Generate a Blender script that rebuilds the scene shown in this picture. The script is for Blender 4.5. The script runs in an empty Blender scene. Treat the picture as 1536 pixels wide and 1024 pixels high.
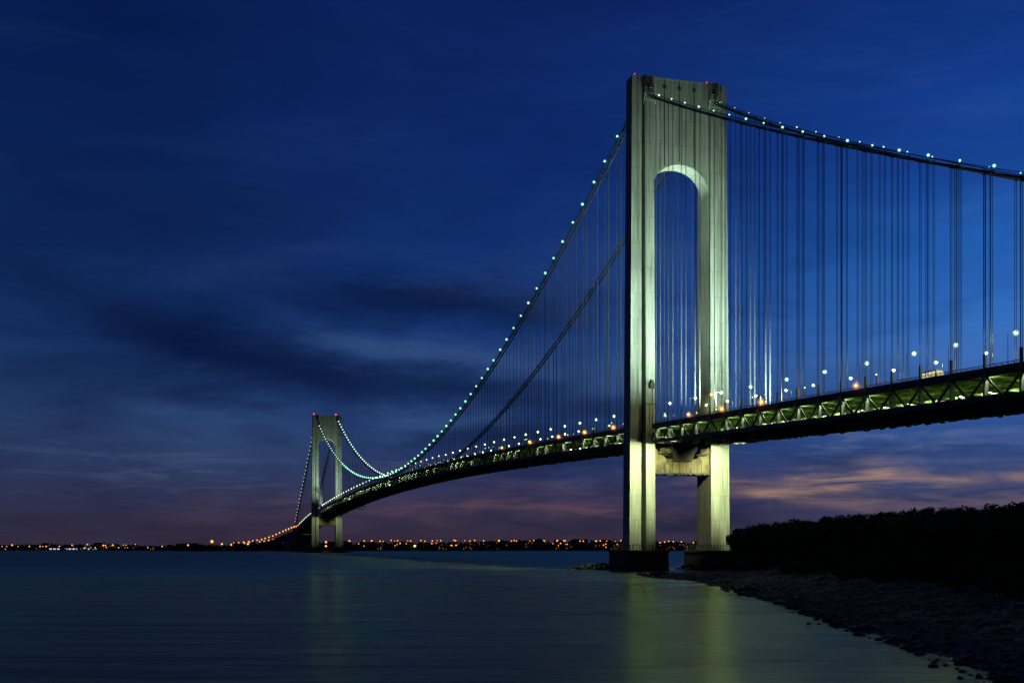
import bpy, math, random
from mathutils import Vector, Matrix

R = math.radians
scn = bpy.context.scene
COL = scn.collection
rnd = random.Random(7)

# ------------------------------------------------------------------ helpers
def lin(r, g, b):
    f = lambda c: (c / 255) / 12.92 if c <= 10.3 else ((c / 255 + 0.055) / 1.055) ** 2.4
    return (f(r), f(g), f(b), 1.0)

class MB:
    """collects boxes, bars, tubes and clumps for ONE mesh object"""
    def __init__(s):
        s.v = []; s.f = []
    def add(s, vs, fs):
        o = len(s.v)
        s.v.extend(tuple(q) for q in vs)
        s.f.extend(tuple(i + o for i in q) for q in fs)
        return s
    def box(s, x0, x1, y0, y1, z0, z1):
        return s.add([(x0, y0, z0), (x1, y0, z0), (x1, y1, z0), (x0, y1, z0),
                      (x0, y0, z1), (x1, y0, z1), (x1, y1, z1), (x0, y1, z1)],
                     [(0, 3, 2, 1), (4, 5, 6, 7), (0, 1, 5, 4), (1, 2, 6, 5), (2, 3, 7, 6), (3, 0, 4, 7)])
    def frustum(s, b, t):
        """b, t = (x0,x1,y0,y1,z)"""
        return s.add([(b[0], b[2], b[4]), (b[1], b[2], b[4]), (b[1], b[3], b[4]), (b[0], b[3], b[4]),
                      (t[0], t[2], t[4]), (t[1], t[2], t[4]), (t[1], t[3], t[4]), (t[0], t[3], t[4])],
                     [(0, 3, 2, 1), (4, 5, 6, 7), (0, 1, 5, 4), (1, 2, 6, 5), (2, 3, 7, 6), (3, 0, 4, 7)])
    def tube(s, pts, r, n=6, caps=True):
        pts = [Vector(p) for p in pts]
        rs = r if isinstance(r, (list, tuple)) else [r] * len(pts)
        vs = []; fs = []
        for i, p in enumerate(pts):
            d = (pts[min(i + 1, len(pts) - 1)] - pts[max(i - 1, 0)]).normalized()
            a = Vector((0, 0, 1)) if abs(d.z) < .9 else Vector((1, 0, 0))
            u = d.cross(a).normalized(); w = d.cross(u)
            for k in range(n):
                q = 2 * math.pi * k / n + math.pi / n
                vs.append(p + (u * math.cos(q) + w * math.sin(q)) * rs[i])
        for i in range(len(pts) - 1):
            for k in range(n):
                fs.append((i * n + k, i * n + (k + 1) % n, (i + 1) * n + (k + 1) % n, (i + 1) * n + k))
        if caps:
            fs.append(tuple(range(n))); fs.append(tuple(range((len(pts) - 1) * n, len(pts) * n)))
        return s.add(vs, fs)
    def bar(s, a, b, wx, wy=None):
        """square bar between two points"""
        wy = wy or wx
        a = Vector(a); b = Vector(b); d = (b - a).normalized()
        up = Vector((1, 0, 0)) if abs(d.x) < .9 else Vector((0, 0, 1))
        u = (up - d * up.dot(d)).normalized() * wx * .5
        w = d.cross(u).normalized() * wy * .5
        vs = [a - u - w, a + u - w, a + u + w, a - u + w, b - u - w, b + u - w, b + u + w, b - u + w]
        return s.add(vs, [(0, 3, 2, 1), (4, 5, 6, 7), (0, 1, 5, 4), (1, 2, 6, 5), (2, 3, 7, 6), (3, 0, 4, 7)])
    def ball(s, c, r, sc=(1, 1, 1), jit=0., rg=rnd, lvl=1):
        vs0, fs0 = ICO[lvl]
        vs = []
        for v in vs0:
            k = r * (1 + rg.uniform(-jit, jit))
            vs.append((c[0] + v[0] * k * sc[0], c[1] + v[1] * k * sc[1], c[2] + v[2] * k * sc[2]))
        return s.add(vs, fs0)
    def mesh(s, name, m, smooth=False):
        me = bpy.data.meshes.new(name)
        me.from_pydata(s.v, [], s.f); me.update()
        if m: me.materials.append(m)
        if smooth:
            me.polygons.foreach_set('use_smooth', [True] * len(me.polygons))
        return me
    def build(s, name, m, parent=None, smooth=False, **kw):
        o = bpy.data.objects.new(name, s.mesh(name, m, smooth))
        COL.objects.link(o)
        if parent is not None: o.parent = parent
        for k, q in kw.items(): o[k] = q
        return o

def _ico():
    t = (1 + 5 ** .5) / 2
    v = [Vector(p).normalized() for p in [(-1, t, 0), (1, t, 0), (-1, -t, 0), (1, -t, 0), (0, -1, t), (0, 1, t),
         (0, -1, -t), (0, 1, -t), (t, 0, -1), (t, 0, 1), (-t, 0, -1), (-t, 0, 1)]]
    f = [(0, 11, 5), (0, 5, 1), (0, 1, 7), (0, 7, 10), (0, 10, 11), (1, 5, 9), (5, 11, 4), (11, 10, 2), (10, 7, 6),
         (7, 1, 8), (3, 9, 4), (3, 4, 2), (3, 2, 6), (3, 6, 8), (3, 8, 9), (4, 9, 5), (2, 4, 11), (6, 2, 10), (8, 6, 7), (9, 8, 1)]
    out = [(list(v), list(f))]
    for _ in range(2):
        v = list(out[-1][0]); nf = []; c = {}
        def mid(a, b):
            k = (min(a, b), max(a, b))
            if k not in c:
                v.append(((v[a] + v[b]) / 2).normalized()); c[k] = len(v) - 1
            return c[k]
        for a, b, d in out[-1][1]:
            e, g, h = mid(a, b), mid(b, d), mid(d, a)
            nf += [(a, e, h), (b, g, e), (d, h, g), (e, g, h)]
        out.append((v, nf))
    return out
ICO = _ico()

def empty(name, loc, rz=0., label=None, cat=None, group=None):
    o = bpy.data.objects.new(name, None); COL.objects.link(o)
    o.location = loc; o.rotation_euler = (0, 0, rz); o.empty_display_size = .5
    if label: tag(o, label, cat, group)
    return o
def tag(o, label, cat, group=None):
    o['label'] = label; o['category'] = cat
    if group: o['group'] = group
    return o
def struct(o):
    o['kind'] = 'structure'; return o
def dup(root, loc, rz=0., label=None, group=None, scale=None):
    r = root.copy(); COL.objects.link(r); r.location = loc; r.rotation_euler = (0, 0, rz)
    if label: r['label'] = label
    if group: r['group'] = group
    if scale: r.scale = scale
    for ch in list(root.children):
        c = ch.copy(); COL.objects.link(c); c.parent = r
        for g in ch.children:
            d = g.copy(); COL.objects.link(d); d.parent = c
    return r

# ------------------------------------------------------------------ materials
def newmat(name):
    m = bpy.data.materials.new(name); m.use_nodes = True
    nt = m.node_tree; nt.nodes.clear()
    out = nt.nodes.new('ShaderNodeOutputMaterial')
    return m, nt, out
def nd(nt, t, **kw):
    n = nt.nodes.new(t)
    for k, v in kw.items():
        if k.startswith('i_'):
            key = k[2:]
            key = int(key) if key.isdigit() else key.replace('_', ' ')
            n.inputs[key].default_value = v
        else: setattr(n, k, v)
    return n
def mixc(nt, fac, a, b, mode='MIX'):
    n = nt.nodes.new('ShaderNodeMix'); n.data_type = 'RGBA'; n.blend_type = mode
    for idx, x in ((0, fac), (6, a), (7, b)):
        if hasattr(x, 'is_linked'): nt.links.new(x, n.inputs[idx])
        else: n.inputs[idx].default_value = x
    return n.outputs[2]
def mth(nt, op, a, b=0., c=0., clamp=False):
    n = nt.nodes.new('ShaderNodeMath'); n.operation = op; n.use_clamp = clamp
    for i, x in enumerate((a, b, c)):
        if hasattr(x, 'is_linked'): nt.links.new(x, n.inputs[i])
        else: n.inputs[i].default_value = x
    return n.outputs[0]
def ramp(nt, fac, stops, interp='LINEAR'):
    n = nt.nodes.new('ShaderNodeValToRGB'); cr = n.color_ramp; cr.interpolation = interp
    while len(cr.elements) < len(stops): cr.elements.new(.5)
    for e, (p, c) in zip(cr.elements, stops):
        e.position = p; e.color = c if len(c) == 4 else (*c, 1)
    nt.links.new(fac, n.inputs[0])
    return n.outputs[0]
def noise(nt, vec, scale, detail=4, rough=.55, dist=0.):
    n = nd(nt, 'ShaderNodeTexNoise', i_Scale=scale, i_Detail=detail, i_Roughness=rough, i_Distortion=dist)
    if vec is not None: nt.links.new(vec, n.inputs['Vector'])
    return n.outputs[0]
def coords(nt, scale=(1, 1, 1), kind='Object'):
    t = nt.nodes.new('ShaderNodeTexCoord'); mp = nt.nodes.new('ShaderNodeMapping')
    mp.inputs['Scale'].default_value = scale
    nt.links.new(t.outputs[kind], mp.inputs[0]); return mp.outputs[0]

def surf(name, a, b, scale=(.3, .3, .3), rough=.6, metal=0., bump=0., detail=5, rust=None):
    """two-tone weathered surface"""
    m, nt, out = newmat(name)
    p = nd(nt, 'ShaderNodeBsdfPrincipled', i_Roughness=rough, i_Metallic=metal)
    v = coords(nt, scale)
    n = noise(nt, v, 1., detail, .6)
    c = mixc(nt, ramp(nt, n, [(.3, (0, 0, 0)), (.7, (1, 1, 1))]), (*a, 1), (*b, 1))
    if rust:
        n2 = noise(nt, coords(nt, (.5, .5, .12)), 1., 6, .7)
        c = mixc(nt, ramp(nt, n2, [(.46, (0, 0, 0)), (.62, (1, 1, 1))]), c, (*rust, 1))
    nt.links.new(c, p.inputs['Base Color'])
    if bump:
        bp = nd(nt, 'ShaderNodeBump', i_Strength=bump, i_Distance=.3)
        nt.links.new(noise(nt, coords(nt, tuple(q * 3 for q in scale)), 1., 6, .65), bp.inputs['Height'])
        nt.links.new(bp.outputs[0], p.inputs['Normal'])
    nt.links.new(p.outputs[0], out.inputs[0]); return m
def glow(name, col, strength, sample=False):
    m, nt, out = newmat(name)
    e = nd(nt, 'ShaderNodeEmission', i_Strength=strength); e.inputs[0].default_value = (*col, 1)
    nt.links.new(e.outputs[0], out.inputs[0])
    m.cycles.emission_sampling = 'AUTO' if sample else 'NONE'
    return m
def globe(name, col, dens):  # painted glow halo, not a glass part of the lamp
    """emissive volume added round a bulb to imitate its hazy glow"""
    m, nt, out = newmat(name)
    e = nd(nt, 'ShaderNodeEmission', i_Strength=dens); e.inputs[0].default_value = (*col, 1)
    nt.links.new(e.outputs[0], out.inputs['Volume'])
    m.cycles.emission_sampling = 'NONE'
    return m

def tower_mat():
    m, nt, out = newmat('painted_tower_steel')
    p = nd(nt, 'ShaderNodeBsdfPrincipled', i_Roughness=.55)
    tc = nt.nodes.new('ShaderNodeTexCoord'); sp = nt.nodes.new('ShaderNodeSeparateXYZ')
    nt.links.new(tc.outputs['Object'], sp.inputs[0])
    cb = nt.nodes.new('ShaderNodeCombineXYZ')
    nt.links.new(mth(nt, 'ADD', sp.outputs[0], mth(nt, 'MULTIPLY', sp.outputs[1], .9)), cb.inputs[0]); nt.links.new(sp.outputs[2], cb.inputs[1])
    br = nd(nt, 'ShaderNodeTexBrick', offset=.5, i_Scale=1.)
    br.inputs['Color1'].default_value = (.30, .335, .31, 1); br.inputs['Color2'].default_value = (.37, .40, .375, 1)
    br.inputs['Mortar'].default_value = (.15, .165, .15, 1)
    br.inputs['Mortar Size'].default_value = .05; br.inputs['Brick Width'].default_value = 2.05; br.inputs['Row Height'].default_value = 10.6
    nt.links.new(cb.outputs[0], br.inputs[0])
    c = br.outputs[0]
    streak = noise(nt, coords(nt, (1.5, 1.5, .045)), 1., 6, .65)
    c = mixc(nt, ramp(nt, streak, [(.42, (.70, .70, .70)), (.62, (1, 1, 1))]), (.0, .0, .0, 1), c) if False else mixc(nt, 1., c, ramp(nt, streak, [(.36, (.62, .63, .62)), (.64, (1.06, 1.06, 1.05))]), 'MULTIPLY')
    cl = noise(nt, coords(nt, (.12, .12, .04)), 1., 4, .6)
    c = mixc(nt, 1., c, ramp(nt, cl, [(.3, (.8, .82, .8)), (.7, (1.1, 1.1, 1.08))]), 'MULTIPLY')
    # rust bleeding on the lower legs
    low = mth(nt, 'SUBTRACT', 1., mth(nt, 'MULTIPLY', mth(nt, 'SUBTRACT', sp.outputs[2], 10.), 1 / 50.), clamp=True)
    rs = noise(nt, coords(nt, (1.1, 1.1, .10)), 1., 7, .72)
    fac = mth(nt, 'MULTIPLY', ramp(nt, rs, [(.52, (0, 0, 0)), (.68, (1, 1, 1))]), mth(nt, 'MULTIPLY', mth(nt, 'POWER', low, .5), .65))
    c = mixc(nt, fac, c, (.13, .105, .045, 1))
    nt.links.new(c, p.inputs['Base Color'])
    nt.links.new(p.outputs[0], out.inputs[0]); return m

def pier_mat():
    m, nt, out = newmat('pier_stone')
    p = nd(nt, 'ShaderNodeBsdfPrincipled', i_Roughness=.85)
    tc = nt.nodes.new('ShaderNodeTexCoord'); sp = nt.nodes.new('ShaderNodeSeparateXYZ'); nt.links.new(tc.outputs['Object'], sp.inputs[0])
    cb = nt.nodes.new('ShaderNodeCombineXYZ'); nt.links.new(mth(nt, 'ADD', sp.outputs[0], sp.outputs[1]), cb.inputs[0]); nt.links.new(sp.outputs[2], cb.inputs[1])
    br = nd(nt, 'ShaderNodeTexBrick', offset=.5, i_Scale=1.)
    br.inputs['Color1'].default_value = (.07, .07, .062, 1); br.inputs['Color2'].default_value = (.115, .11, .095, 1); br.inputs['Mortar'].default_value = (.02, .02, .018, 1)
    br.inputs['Mortar Size'].default_value = .06; br.inputs['Brick Width'].default_value = 2.4; br.inputs['Row Height'].default_value = 1.1
    nt.links.new(cb.outputs[0], br.inputs[0])
    n = noise(nt, coords(nt, (.4, .4, .15)), 1., 6, .65)
    c = mixc(nt, 1., br.outputs[0], ramp(nt, n, [(.3, (.5, .5, .48)), (.7, (1.15, 1.15, 1.1))]), 'MULTIPLY')
    tide = nd(nt, 'ShaderNodeMapRange'); tide.inputs[1].default_value = 1.2; tide.inputs[2].default_value = 2.8
    nt.links.new(mth(nt, 'ADD', sp.outputs[2], mth(nt, 'MULTIPLY', n, .8)), tide.inputs[0])
    c = mixc(nt, tide.outputs[0], (.012, .014, .01, 1), c)
    nt.links.new(c, p.inputs['Base Color']); nt.links.new(p.outputs[0], out.inputs[0]); return m

def leaf_mat():
    m = surf('dark_leaves', (.030, .052, .018), (.085, .115, .04), (.6, .6, .6), .75)
    nt = m.node_tree; pb = [q for q in nt.nodes if q.type == 'BSDF_PRINCIPLED'][0]
    src = pb.inputs['Base Color'].links[0].from_socket
    oi = nt.nodes.new('ShaderNodeObjectInfo')
    k = ramp(nt, oi.outputs['Random'], [(0., (.35, .36, .34)), (.7, (1., 1., .95)), (1., (2.0, 1.9, 1.5))])
    nt.links.new(mixc(nt, 1., src, k, 'MULTIPLY'), pb.inputs['Base Color'])
    return m

M = dict(
    tower=tower_mat(),
    beam=surf('rusty_beam_paint', (.17, .14, .055), (.07, .055, .02), (.3, .3, .10), .6, rust=(.03, .018, .006)),
    dark=surf('dark_bridge_steel', (.045, .055, .060), (.075, .085, .085), (.4, .08, .4), .6),
    bracket=surf('hanger_bracket_paint', (.20, .23, .22), (.28, .31, .29), (.5, .5, .5), .6),
    brace=surf('silhouette_truss_brace', (.03, .035, .03), (.055, .06, .05), (.5, .5, .5), .7),  # silhouette shade put into a darker colour than the posts
    truss=surf('green_grey_truss_paint', (.40, .45, .40), (.52, .56, .50), (.5, .5, .5), .55),  # paler paint carries the lamplight on the posts
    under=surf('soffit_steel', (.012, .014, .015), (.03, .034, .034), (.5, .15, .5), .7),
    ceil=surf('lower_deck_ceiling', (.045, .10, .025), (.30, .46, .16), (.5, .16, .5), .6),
    road=surf('road_asphalt', (.045, .045, .048), (.06, .06, .06), (.5, .5, .5), .85),
    cable=surf('cable_wrap', (.05, .065, .07), (.08, .10, .10), (.5, .2, .5), .5),
    rope=surf('suspender_rope', (.09, .095, .10), (.14, .145, .145), (1, 1, .2), .45),
    concrete=pier_mat(),
    fconc=surf('anchorage_concrete', (.10, .10, .10), (.15, .15, .15), (.05, .05, .1), .9),
    pole=surf('lamp_pole_steel', (.10, .11, .11), (.15, .16, .15), (1, 1, 1), .5, .4),
    black=surf('black_fitting', (.012, .013, .014), (.022, .024, .025), (1, 1, 1), .6),
    rock=surf('shore_stone', (.09, .08, .066), (.54, .50, .41), (.33, .33, .33), .9, bump=.5),
    wet=surf('wet_boulder', (.018, .018, .018), (.05, .048, .045), (.8, .8, .8), .55, bump=.4),
    leaf=leaf_mat(),
    bark=surf('bark', (.05, .035, .025), (.09, .07, .05), (2, 2, .5), .9, bump=.4),
    fwood=surf('far_foliage', (.02, .03, .018), (.05, .055, .03), (.08, .08, .08), .9),
    fland=surf('far_ground', (.03, .032, .026), (.06, .06, .045), (.02, .02, .02), .95),
    house=surf('house_wall', (.16, .13, .11), (.25, .21, .18), (.2, .2, .2), .85),
    roof=surf('house_roof', (.04, .035, .035), (.07, .06, .06), (.3, .3, .3), .9),
    white=surf('truck_paint', (.72, .70, .64), (.80, .78, .72), (.3, .3, .3), .4),
    tyre=surf('tyre_rubber', (.02, .02, .02), (.035, .035, .035), (2, 2, 2), .85),
    glass=surf('dark_glass', (.015, .02, .025), (.025, .03, .035), (1, 1, 1), .1),
    teal=glow('cable_bulb', (.60, 1., .68), 2.0),
    mk_a=glow('marker_bulb_amber', (1., .62, .16), 3.),
    mk_b=glow('marker_bulb_green', (.72, 1., .38), 3.),
    tealfar=glow('cable_bulb_far', (.62, 1., .80), 1.7),
    tealhalo=globe('cable_bulb_halo_globe', (.06, .62, .30), .75),
    lamp=glow('street_bulb', (1., .98, .46), 900., True),
    lamp2=glow('street_bulb_green', (.86, 1., .46), 45., True),
    lamphalo2=globe('street_bulb_halo_globe_green', (.34, .60, .22), .95),
    lampfar=glow('street_bulb_far', (.86, 1., .68), 2.),
    lamphalo=globe('street_bulb_halo_globe', (.36, .62, .24), .8),
    orange=glow('sodium_bulb', (1., .44, .06), 16., True),
    orangehalo=globe('sodium_bulb_halo_globe', (1., .30, .01), .26),
    orangebig=glow('sodium_bulb_big', (1., .46, .07), 2.6),
    orangefar=glow('sodium_bulb_far', (1., .33, .035), 2.5),
    amber=glow('amber_window', (1., .34, .05), .55),
    whitelit=glow('white_window', (.75, .85, 1.), .9),
    green=glow('green_bulb', (.75, 1., .45), 2.5),
    red=glow('red_beacon', (1., .06, .05), 2.2),
    strip=glow('lower_deck_tube', (.85, 1., .66), 340., True),
    strip2=glow('median_tube', (.76, 1., .24), 240., True),
    head=glow('headlight_lens', (1., .93, .75), 6., True),
    buslit=glow('lit_bus_window', (1., .90, .55), .75, True),
)

# ------------------------------------------------------------------ camera
CAMZ = 10.5; F = 1716.; YH = 818.; CX = 768.
cam = bpy.data.cameras.new('Camera'); co = bpy.data.objects.new('Camera', cam); COL.objects.link(co)
co.location = (0, 0, CAMZ); co.rotation_euler = (R(90), 0, 0)
cam.sensor_width = 36.; cam.lens = F / 1536 * 36.; cam.shift_y = (YH - 512) / 1536
cam.clip_start = .5; cam.clip_end = 60000
scn.camera = co

def world_at(px, py, Y):
    """world point at depth Y that the photograph shows at px, py (used for measuring only)"""
    return Vector(((px - CX) / F * Y, Y, CAMZ + (YH - py) / F * Y))

# ------------------------------------------------------------------ bridge frame
NX, NY = 70.5, 490.; DX, DY = -352., 1249.; L = math.hypot(DX, DY)
d = (DX / L, DY / L); p = (d[1], -d[0]); ROTZ = math.atan2(-d[0], d[1])
def wpt(t, s, z): return Vector((NX + s * d[0] + t * p[0], NY + s * d[1] + t * p[1], z))
def top_z(s):          # top of the deck fascia
    if s < 0: return 62.3 + .0375 * s
    if s > L: return 62.3 - .033 * (s - L) - .00007 * (s - L) ** 2
    return 62.3 + 13.8 * (1 - ((s - L / 2) / (L / 2)) ** 2)
def road_z(s): return top_z(s) - 1.3
def bot_z(s): return top_z(s) - 8.9
def cab_z(s):
    if 0 <= s <= L: return 77.0 + (203. - 77.0) * ((s - L / 2) / (L / 2)) ** 2
    if s < 0: u = -s; return 202. - .508 * u + .000193 * u * u
    u = s - L; return 202. - .43 * u + .00003 * u * u

SIDE_N, SIDE_F = -330., L + 372.
near_posts = [-14.95 - 12.65 * k for k in range(26)]
mn = 82; mstep = (L - 29.) / mn
main_posts = [14.5 + mstep * k for k in range(mn + 1)]
far_posts = [L + 15. + 15.4 * k for k in range(23)]

bridge = empty('suspension_bridge', (NX, NY, 0), ROTZ,
    'long double-deck suspension bridge with two floodlit steel towers and green cable lights', 'bridge')

# ---- towers
ZB, ZT = 8.5, 208.2
def leg_sections(sgn, z):
    k = (z - ZB) / (ZT - ZB)
    Ti = 14.4 + (10.9 - 14.4) * k; To = 7.8 + (6.6 - 7.8) * k; to = 23.1 + (21.7 - 23.1) * k
    w = 17.9 - .75 * k
    pts = [(12.8, -Ti / 2), (16.9, -Ti / 2), (16.9, -1.2), (w, -1.2), (w, -To / 2), (to, -To / 2), (to, To / 2), (w, To / 2), (w, 1.2), (16.9, 1.2), (16.9, Ti / 2), (12.8, Ti / 2)]
    return [(sgn * a, b, z) for a, b in pts]

def make_tower(s0, near):
    mb = MB()
    for sg in (-1, 1):
        zs = [ZB, 60, 120, ZT]
        vs = []; fs = []
        for z in zs: vs += leg_sections(sg, z)
        for i in range(len(zs) - 1):
            for k in range(12):
                fs.append((i * 12 + k, i * 12 + (k + 1) % 12, i * 12 + 12 + (k + 1) % 12, i * 12 + 12 + k))
        n = (len(zs) - 1) * 12
        fs += [(n, n + 1, n + 2, n + 9, n + 10, n + 11), (n + 2, n + 3, n + 8, n + 9), (n + 3, n + 4, n + 5, n + 6, n + 7, n + 8)]
        mb.add([(a, b + s0, c) for a, b, c in vs], fs)
    # portal wall over the arch
    hd = 4.1; zc = 160.2; rise = 11.9; hw = 12.8; ztop = 207.55
    N = 28; vs = []; fs = []
    for i in range(N + 1):
        a = math.pi * (1 - i / N)
        t = hw * math.cos(a); z = zc + rise * math.sin(a) ** .92
        for y in (-hd, hd):
            vs += [(t, y + s0, z), (t, y + s0, ztop)]
    for i in range(N):
        a = i * 4; b = a + 4
        fs += [(a, b, b + 1, a + 1), (a + 2, a + 3, b + 3, b + 2), (a, a + 2, b + 2, b), (a + 1, b + 1, b + 3, a + 3)]
    mb.add(vs, fs)
    tw = mb.build('tower', M['tower'], bridge)
    tw['label'] = ('tall floodlit grey-green tower beside the dark wooded shore' if near else 'distant floodlit tower with red beacons at the far end of the main span')
    for t in (-7.4, -.6, 6.2):
        q = MB()
        zb = zc + rise * math.sqrt(max(0, 1 - (t / hw) ** 2)) + 1
        for y in (-1, 1):
            q.box(t - .16, t + .16, s0 + y * (hd + .02), s0 + y * (hd + .42), zb, 207.2)
        q.box(t - .7, t + .7, s0 - hd - .5, s0 - hd - .04, 203.6, 204.3)
        q.build('stiffener', M['dark'], tw)
    cp = MB(); cp.box(-12.78, 12.78, s0 - hd - .25, s0 + hd + .25, ztop + .003, ztop + .55)
    cp.build('coping', M['tower'], tw)
    # cross beam under the deck with bearing brackets
    bm = MB()
    bm.box(-12.79, 12.79, s0 - 5.2, s0 + 5.2, 41.4, 47.2)
    bm.build('cross_beam', M['beam'], tw)
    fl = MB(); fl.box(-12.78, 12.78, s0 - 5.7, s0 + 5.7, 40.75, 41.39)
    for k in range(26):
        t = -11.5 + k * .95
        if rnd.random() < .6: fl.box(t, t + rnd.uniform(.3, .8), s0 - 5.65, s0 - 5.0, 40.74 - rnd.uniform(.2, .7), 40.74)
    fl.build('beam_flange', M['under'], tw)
    for t in (-7.5, -4.2, -.9, 2.4, 5.7, 9.2):
        r_ = MB(); r_.box(t - .12, t + .12, s0 - 5.55, s0 - 5.21, 41.42, 47.1); r_.build('web_plate', M['beam'], tw)
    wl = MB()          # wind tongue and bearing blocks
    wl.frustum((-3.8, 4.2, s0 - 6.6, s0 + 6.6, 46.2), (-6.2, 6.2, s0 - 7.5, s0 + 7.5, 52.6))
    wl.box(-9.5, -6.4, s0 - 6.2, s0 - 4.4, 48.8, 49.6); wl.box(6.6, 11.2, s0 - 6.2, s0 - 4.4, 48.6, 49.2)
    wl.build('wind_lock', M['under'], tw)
    for sg in (-1, 1):
        g = MB()       # curved gussets between beam and leg
        N2 = 8; vs = []; fs = []
        for i in range(N2 + 1):
            a = i / N2 * math.pi / 2
            x = 12.79 - 6.0 * math.cos(a); z = 47.21 + 5.6 * (1 - math.sin(a)) * (0 if i == N2 else 1) * .9
            for y in (-4.9, 4.9): vs += [(sg * x, s0 + y, 47.21), (sg * x, s0 + y, 47.22 + 5.2 * (1 - math.cos(a)) ** 1.0)]
        for i in range(N2):
            a = i * 4; b = a + 4
            fs += [(a, b, b + 1, a + 1), (a + 2, a + 3, b + 3, b + 2), (a + 1, b + 1, b + 3, a + 3)]
        g.add(vs, fs); g.build('gusset', M['beam'], tw)
        pl = MB()
        pl.box(sg * 9.2 - 2.6, sg * 9.2 + 2.6, s0 - 9.6, s0 - 7.4, 49.35, 49.6)
        for k in range(8):
            x = sg * 9.2 - 2.5 + k * .7
            pl.box(x, x + .12, s0 - 9.6, s0 - 9.45, 49.61, 51.)
            pl.bar((x, s0 - 9.5, 49.6), (x + .7, s0 - 9.5, 51), .1)
        pl.box(sg * 9.2 - 2.6, sg * 9.2 + 2.6, s0 - 9.6, s0 - 9.45, 51.01, 51.15)
        pl.build('service_platform', M['beam'], tw)
        # pier and its railing
        c = sg * 17.6
        pr = MB()
        pr.frustum((c - 9.0, c + 9.0, s0 - 12.6, s0 + 12.6, -4), (c - 8.5, c + 8.5, s0 - 12.0, s0 + 12.0, 7.5))
        pr.box(c - 8.9, c + 8.9, s0 - 12.4, s0 + 12.4, 7.503, 8.49)
        pr.build('pier', M['concrete'], tw)
        rl = MB()
        x0, x1, y0, y1 = c - 8.6, c + 8.6, s0 - 12.1, s0 + 12.1
        for (ax, ay, bx, by) in ((x0, y0, x1, y0), (x0, y0, x0, y1), (x1, y0, x1, y1), (x0, y1, x1, y1)):
            n = 12
            for k in range(n + 1):
                x = ax + (bx - ax) * k / n; y = ay + (by - ay) * k / n
                rl.box(x - .09, x + .09, y - .09, y + .09, 8.5, 10.9)
            for z in (9.3, 10.1, 10.9): rl.bar((ax, ay, z), (bx, by, z), .12)
        rl.build('pier_railing', M['dark'], tw)
        # saddle housing, notch and catwalk cage at the cable, one on each face
        c = sg * 14.9
        for y in (-1, 1):
            sd = MB()
            ya = s0 + y * 5.5; yb = s0 + y * 7.9
            a, b = min(ya, yb), max(ya, yb)
            for x in (c - 2.5, c - 1.2, c + 1.2, c + 2.5): sd.box(x - .1, x + .1, a + .02, b, 199.6, 199.8)
            sd.box(c - 2.6, c + 2.6, yb - y * .1 - .08, yb - y * .1 + .08, 199.6, 199.85)
            for k in range(7):
                x = c - 2.5 + k * .83
                sd.box(x - .06, x + .06, yb - y * .1 - .06, yb - y * .1 + .06, 196.4, 201.8)
                sd.bar((x - .4, yb - y * .1, 196.6), (x + .4, yb - y * .1, 199.7), .1)
            for z in (196.5, 198.2, 200.8, 201.8): sd.box(c - 2.6, c + 2.6, yb - y * .1 - .07, yb - y * .1 + .07, z, z + .14)
            for x in (c - 2.6, c + 2.6): sd.bar((x, ya, 196.), (x, yb - .1 * y, 199.7), .2)
            sd.build('saddle_platform', M['truss'], tw)
            nt_ = MB(); yc = s0 + y * 5.47
            nt_.box(c - .75, c + .55, min(yc, yc + y * .4), max(yc, yc + y * .4), 201.2, 203.8)
            nt_.box(c + .0, c + .3, min(yc, yc + y * .3), max(yc, yc + y * .3), 203.8, 207.9)
            nt_.build('saddle', M['dark'], tw)
    for t in (-19.6, 13.6):
        b = MB(); b.tube([(t, s0 - 1, ZT), (t, s0 - 1, ZT + 1.3)], .12, 6)
        bo = b.build('beacon_post', M['pole'], tw)
        e = MB(); e.ball((t, s0 - 1, ZT + 1.6), (.24 if near else 1.2), lvl=1); e.build('beacon', M['red'], bo)
    # access ladder, lamp mast and conduit on the front of the left leg
    ld = MB()
    ld.tube([(-14.5, s0 - 8.0, 55), (-14.4, s0 - 8.0, 76.5)], .2, 6)
    ld.box(-15.6, -13.7, s0 - 8.5, s0 - 7.6, 76.2, 78.6); ld.box(-15., -14.1, s0 - 8.4, s0 - 7.6, 78.6, 79.6)
    ld.box(-16.8, -13., s0 - 8.2, s0 - 7.5, 69.5, 69.8)
    ld.build('camera_mast', M['black'], tw)
    return tw
towers = [make_tower(0., True), make_tower(L, False)]

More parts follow.
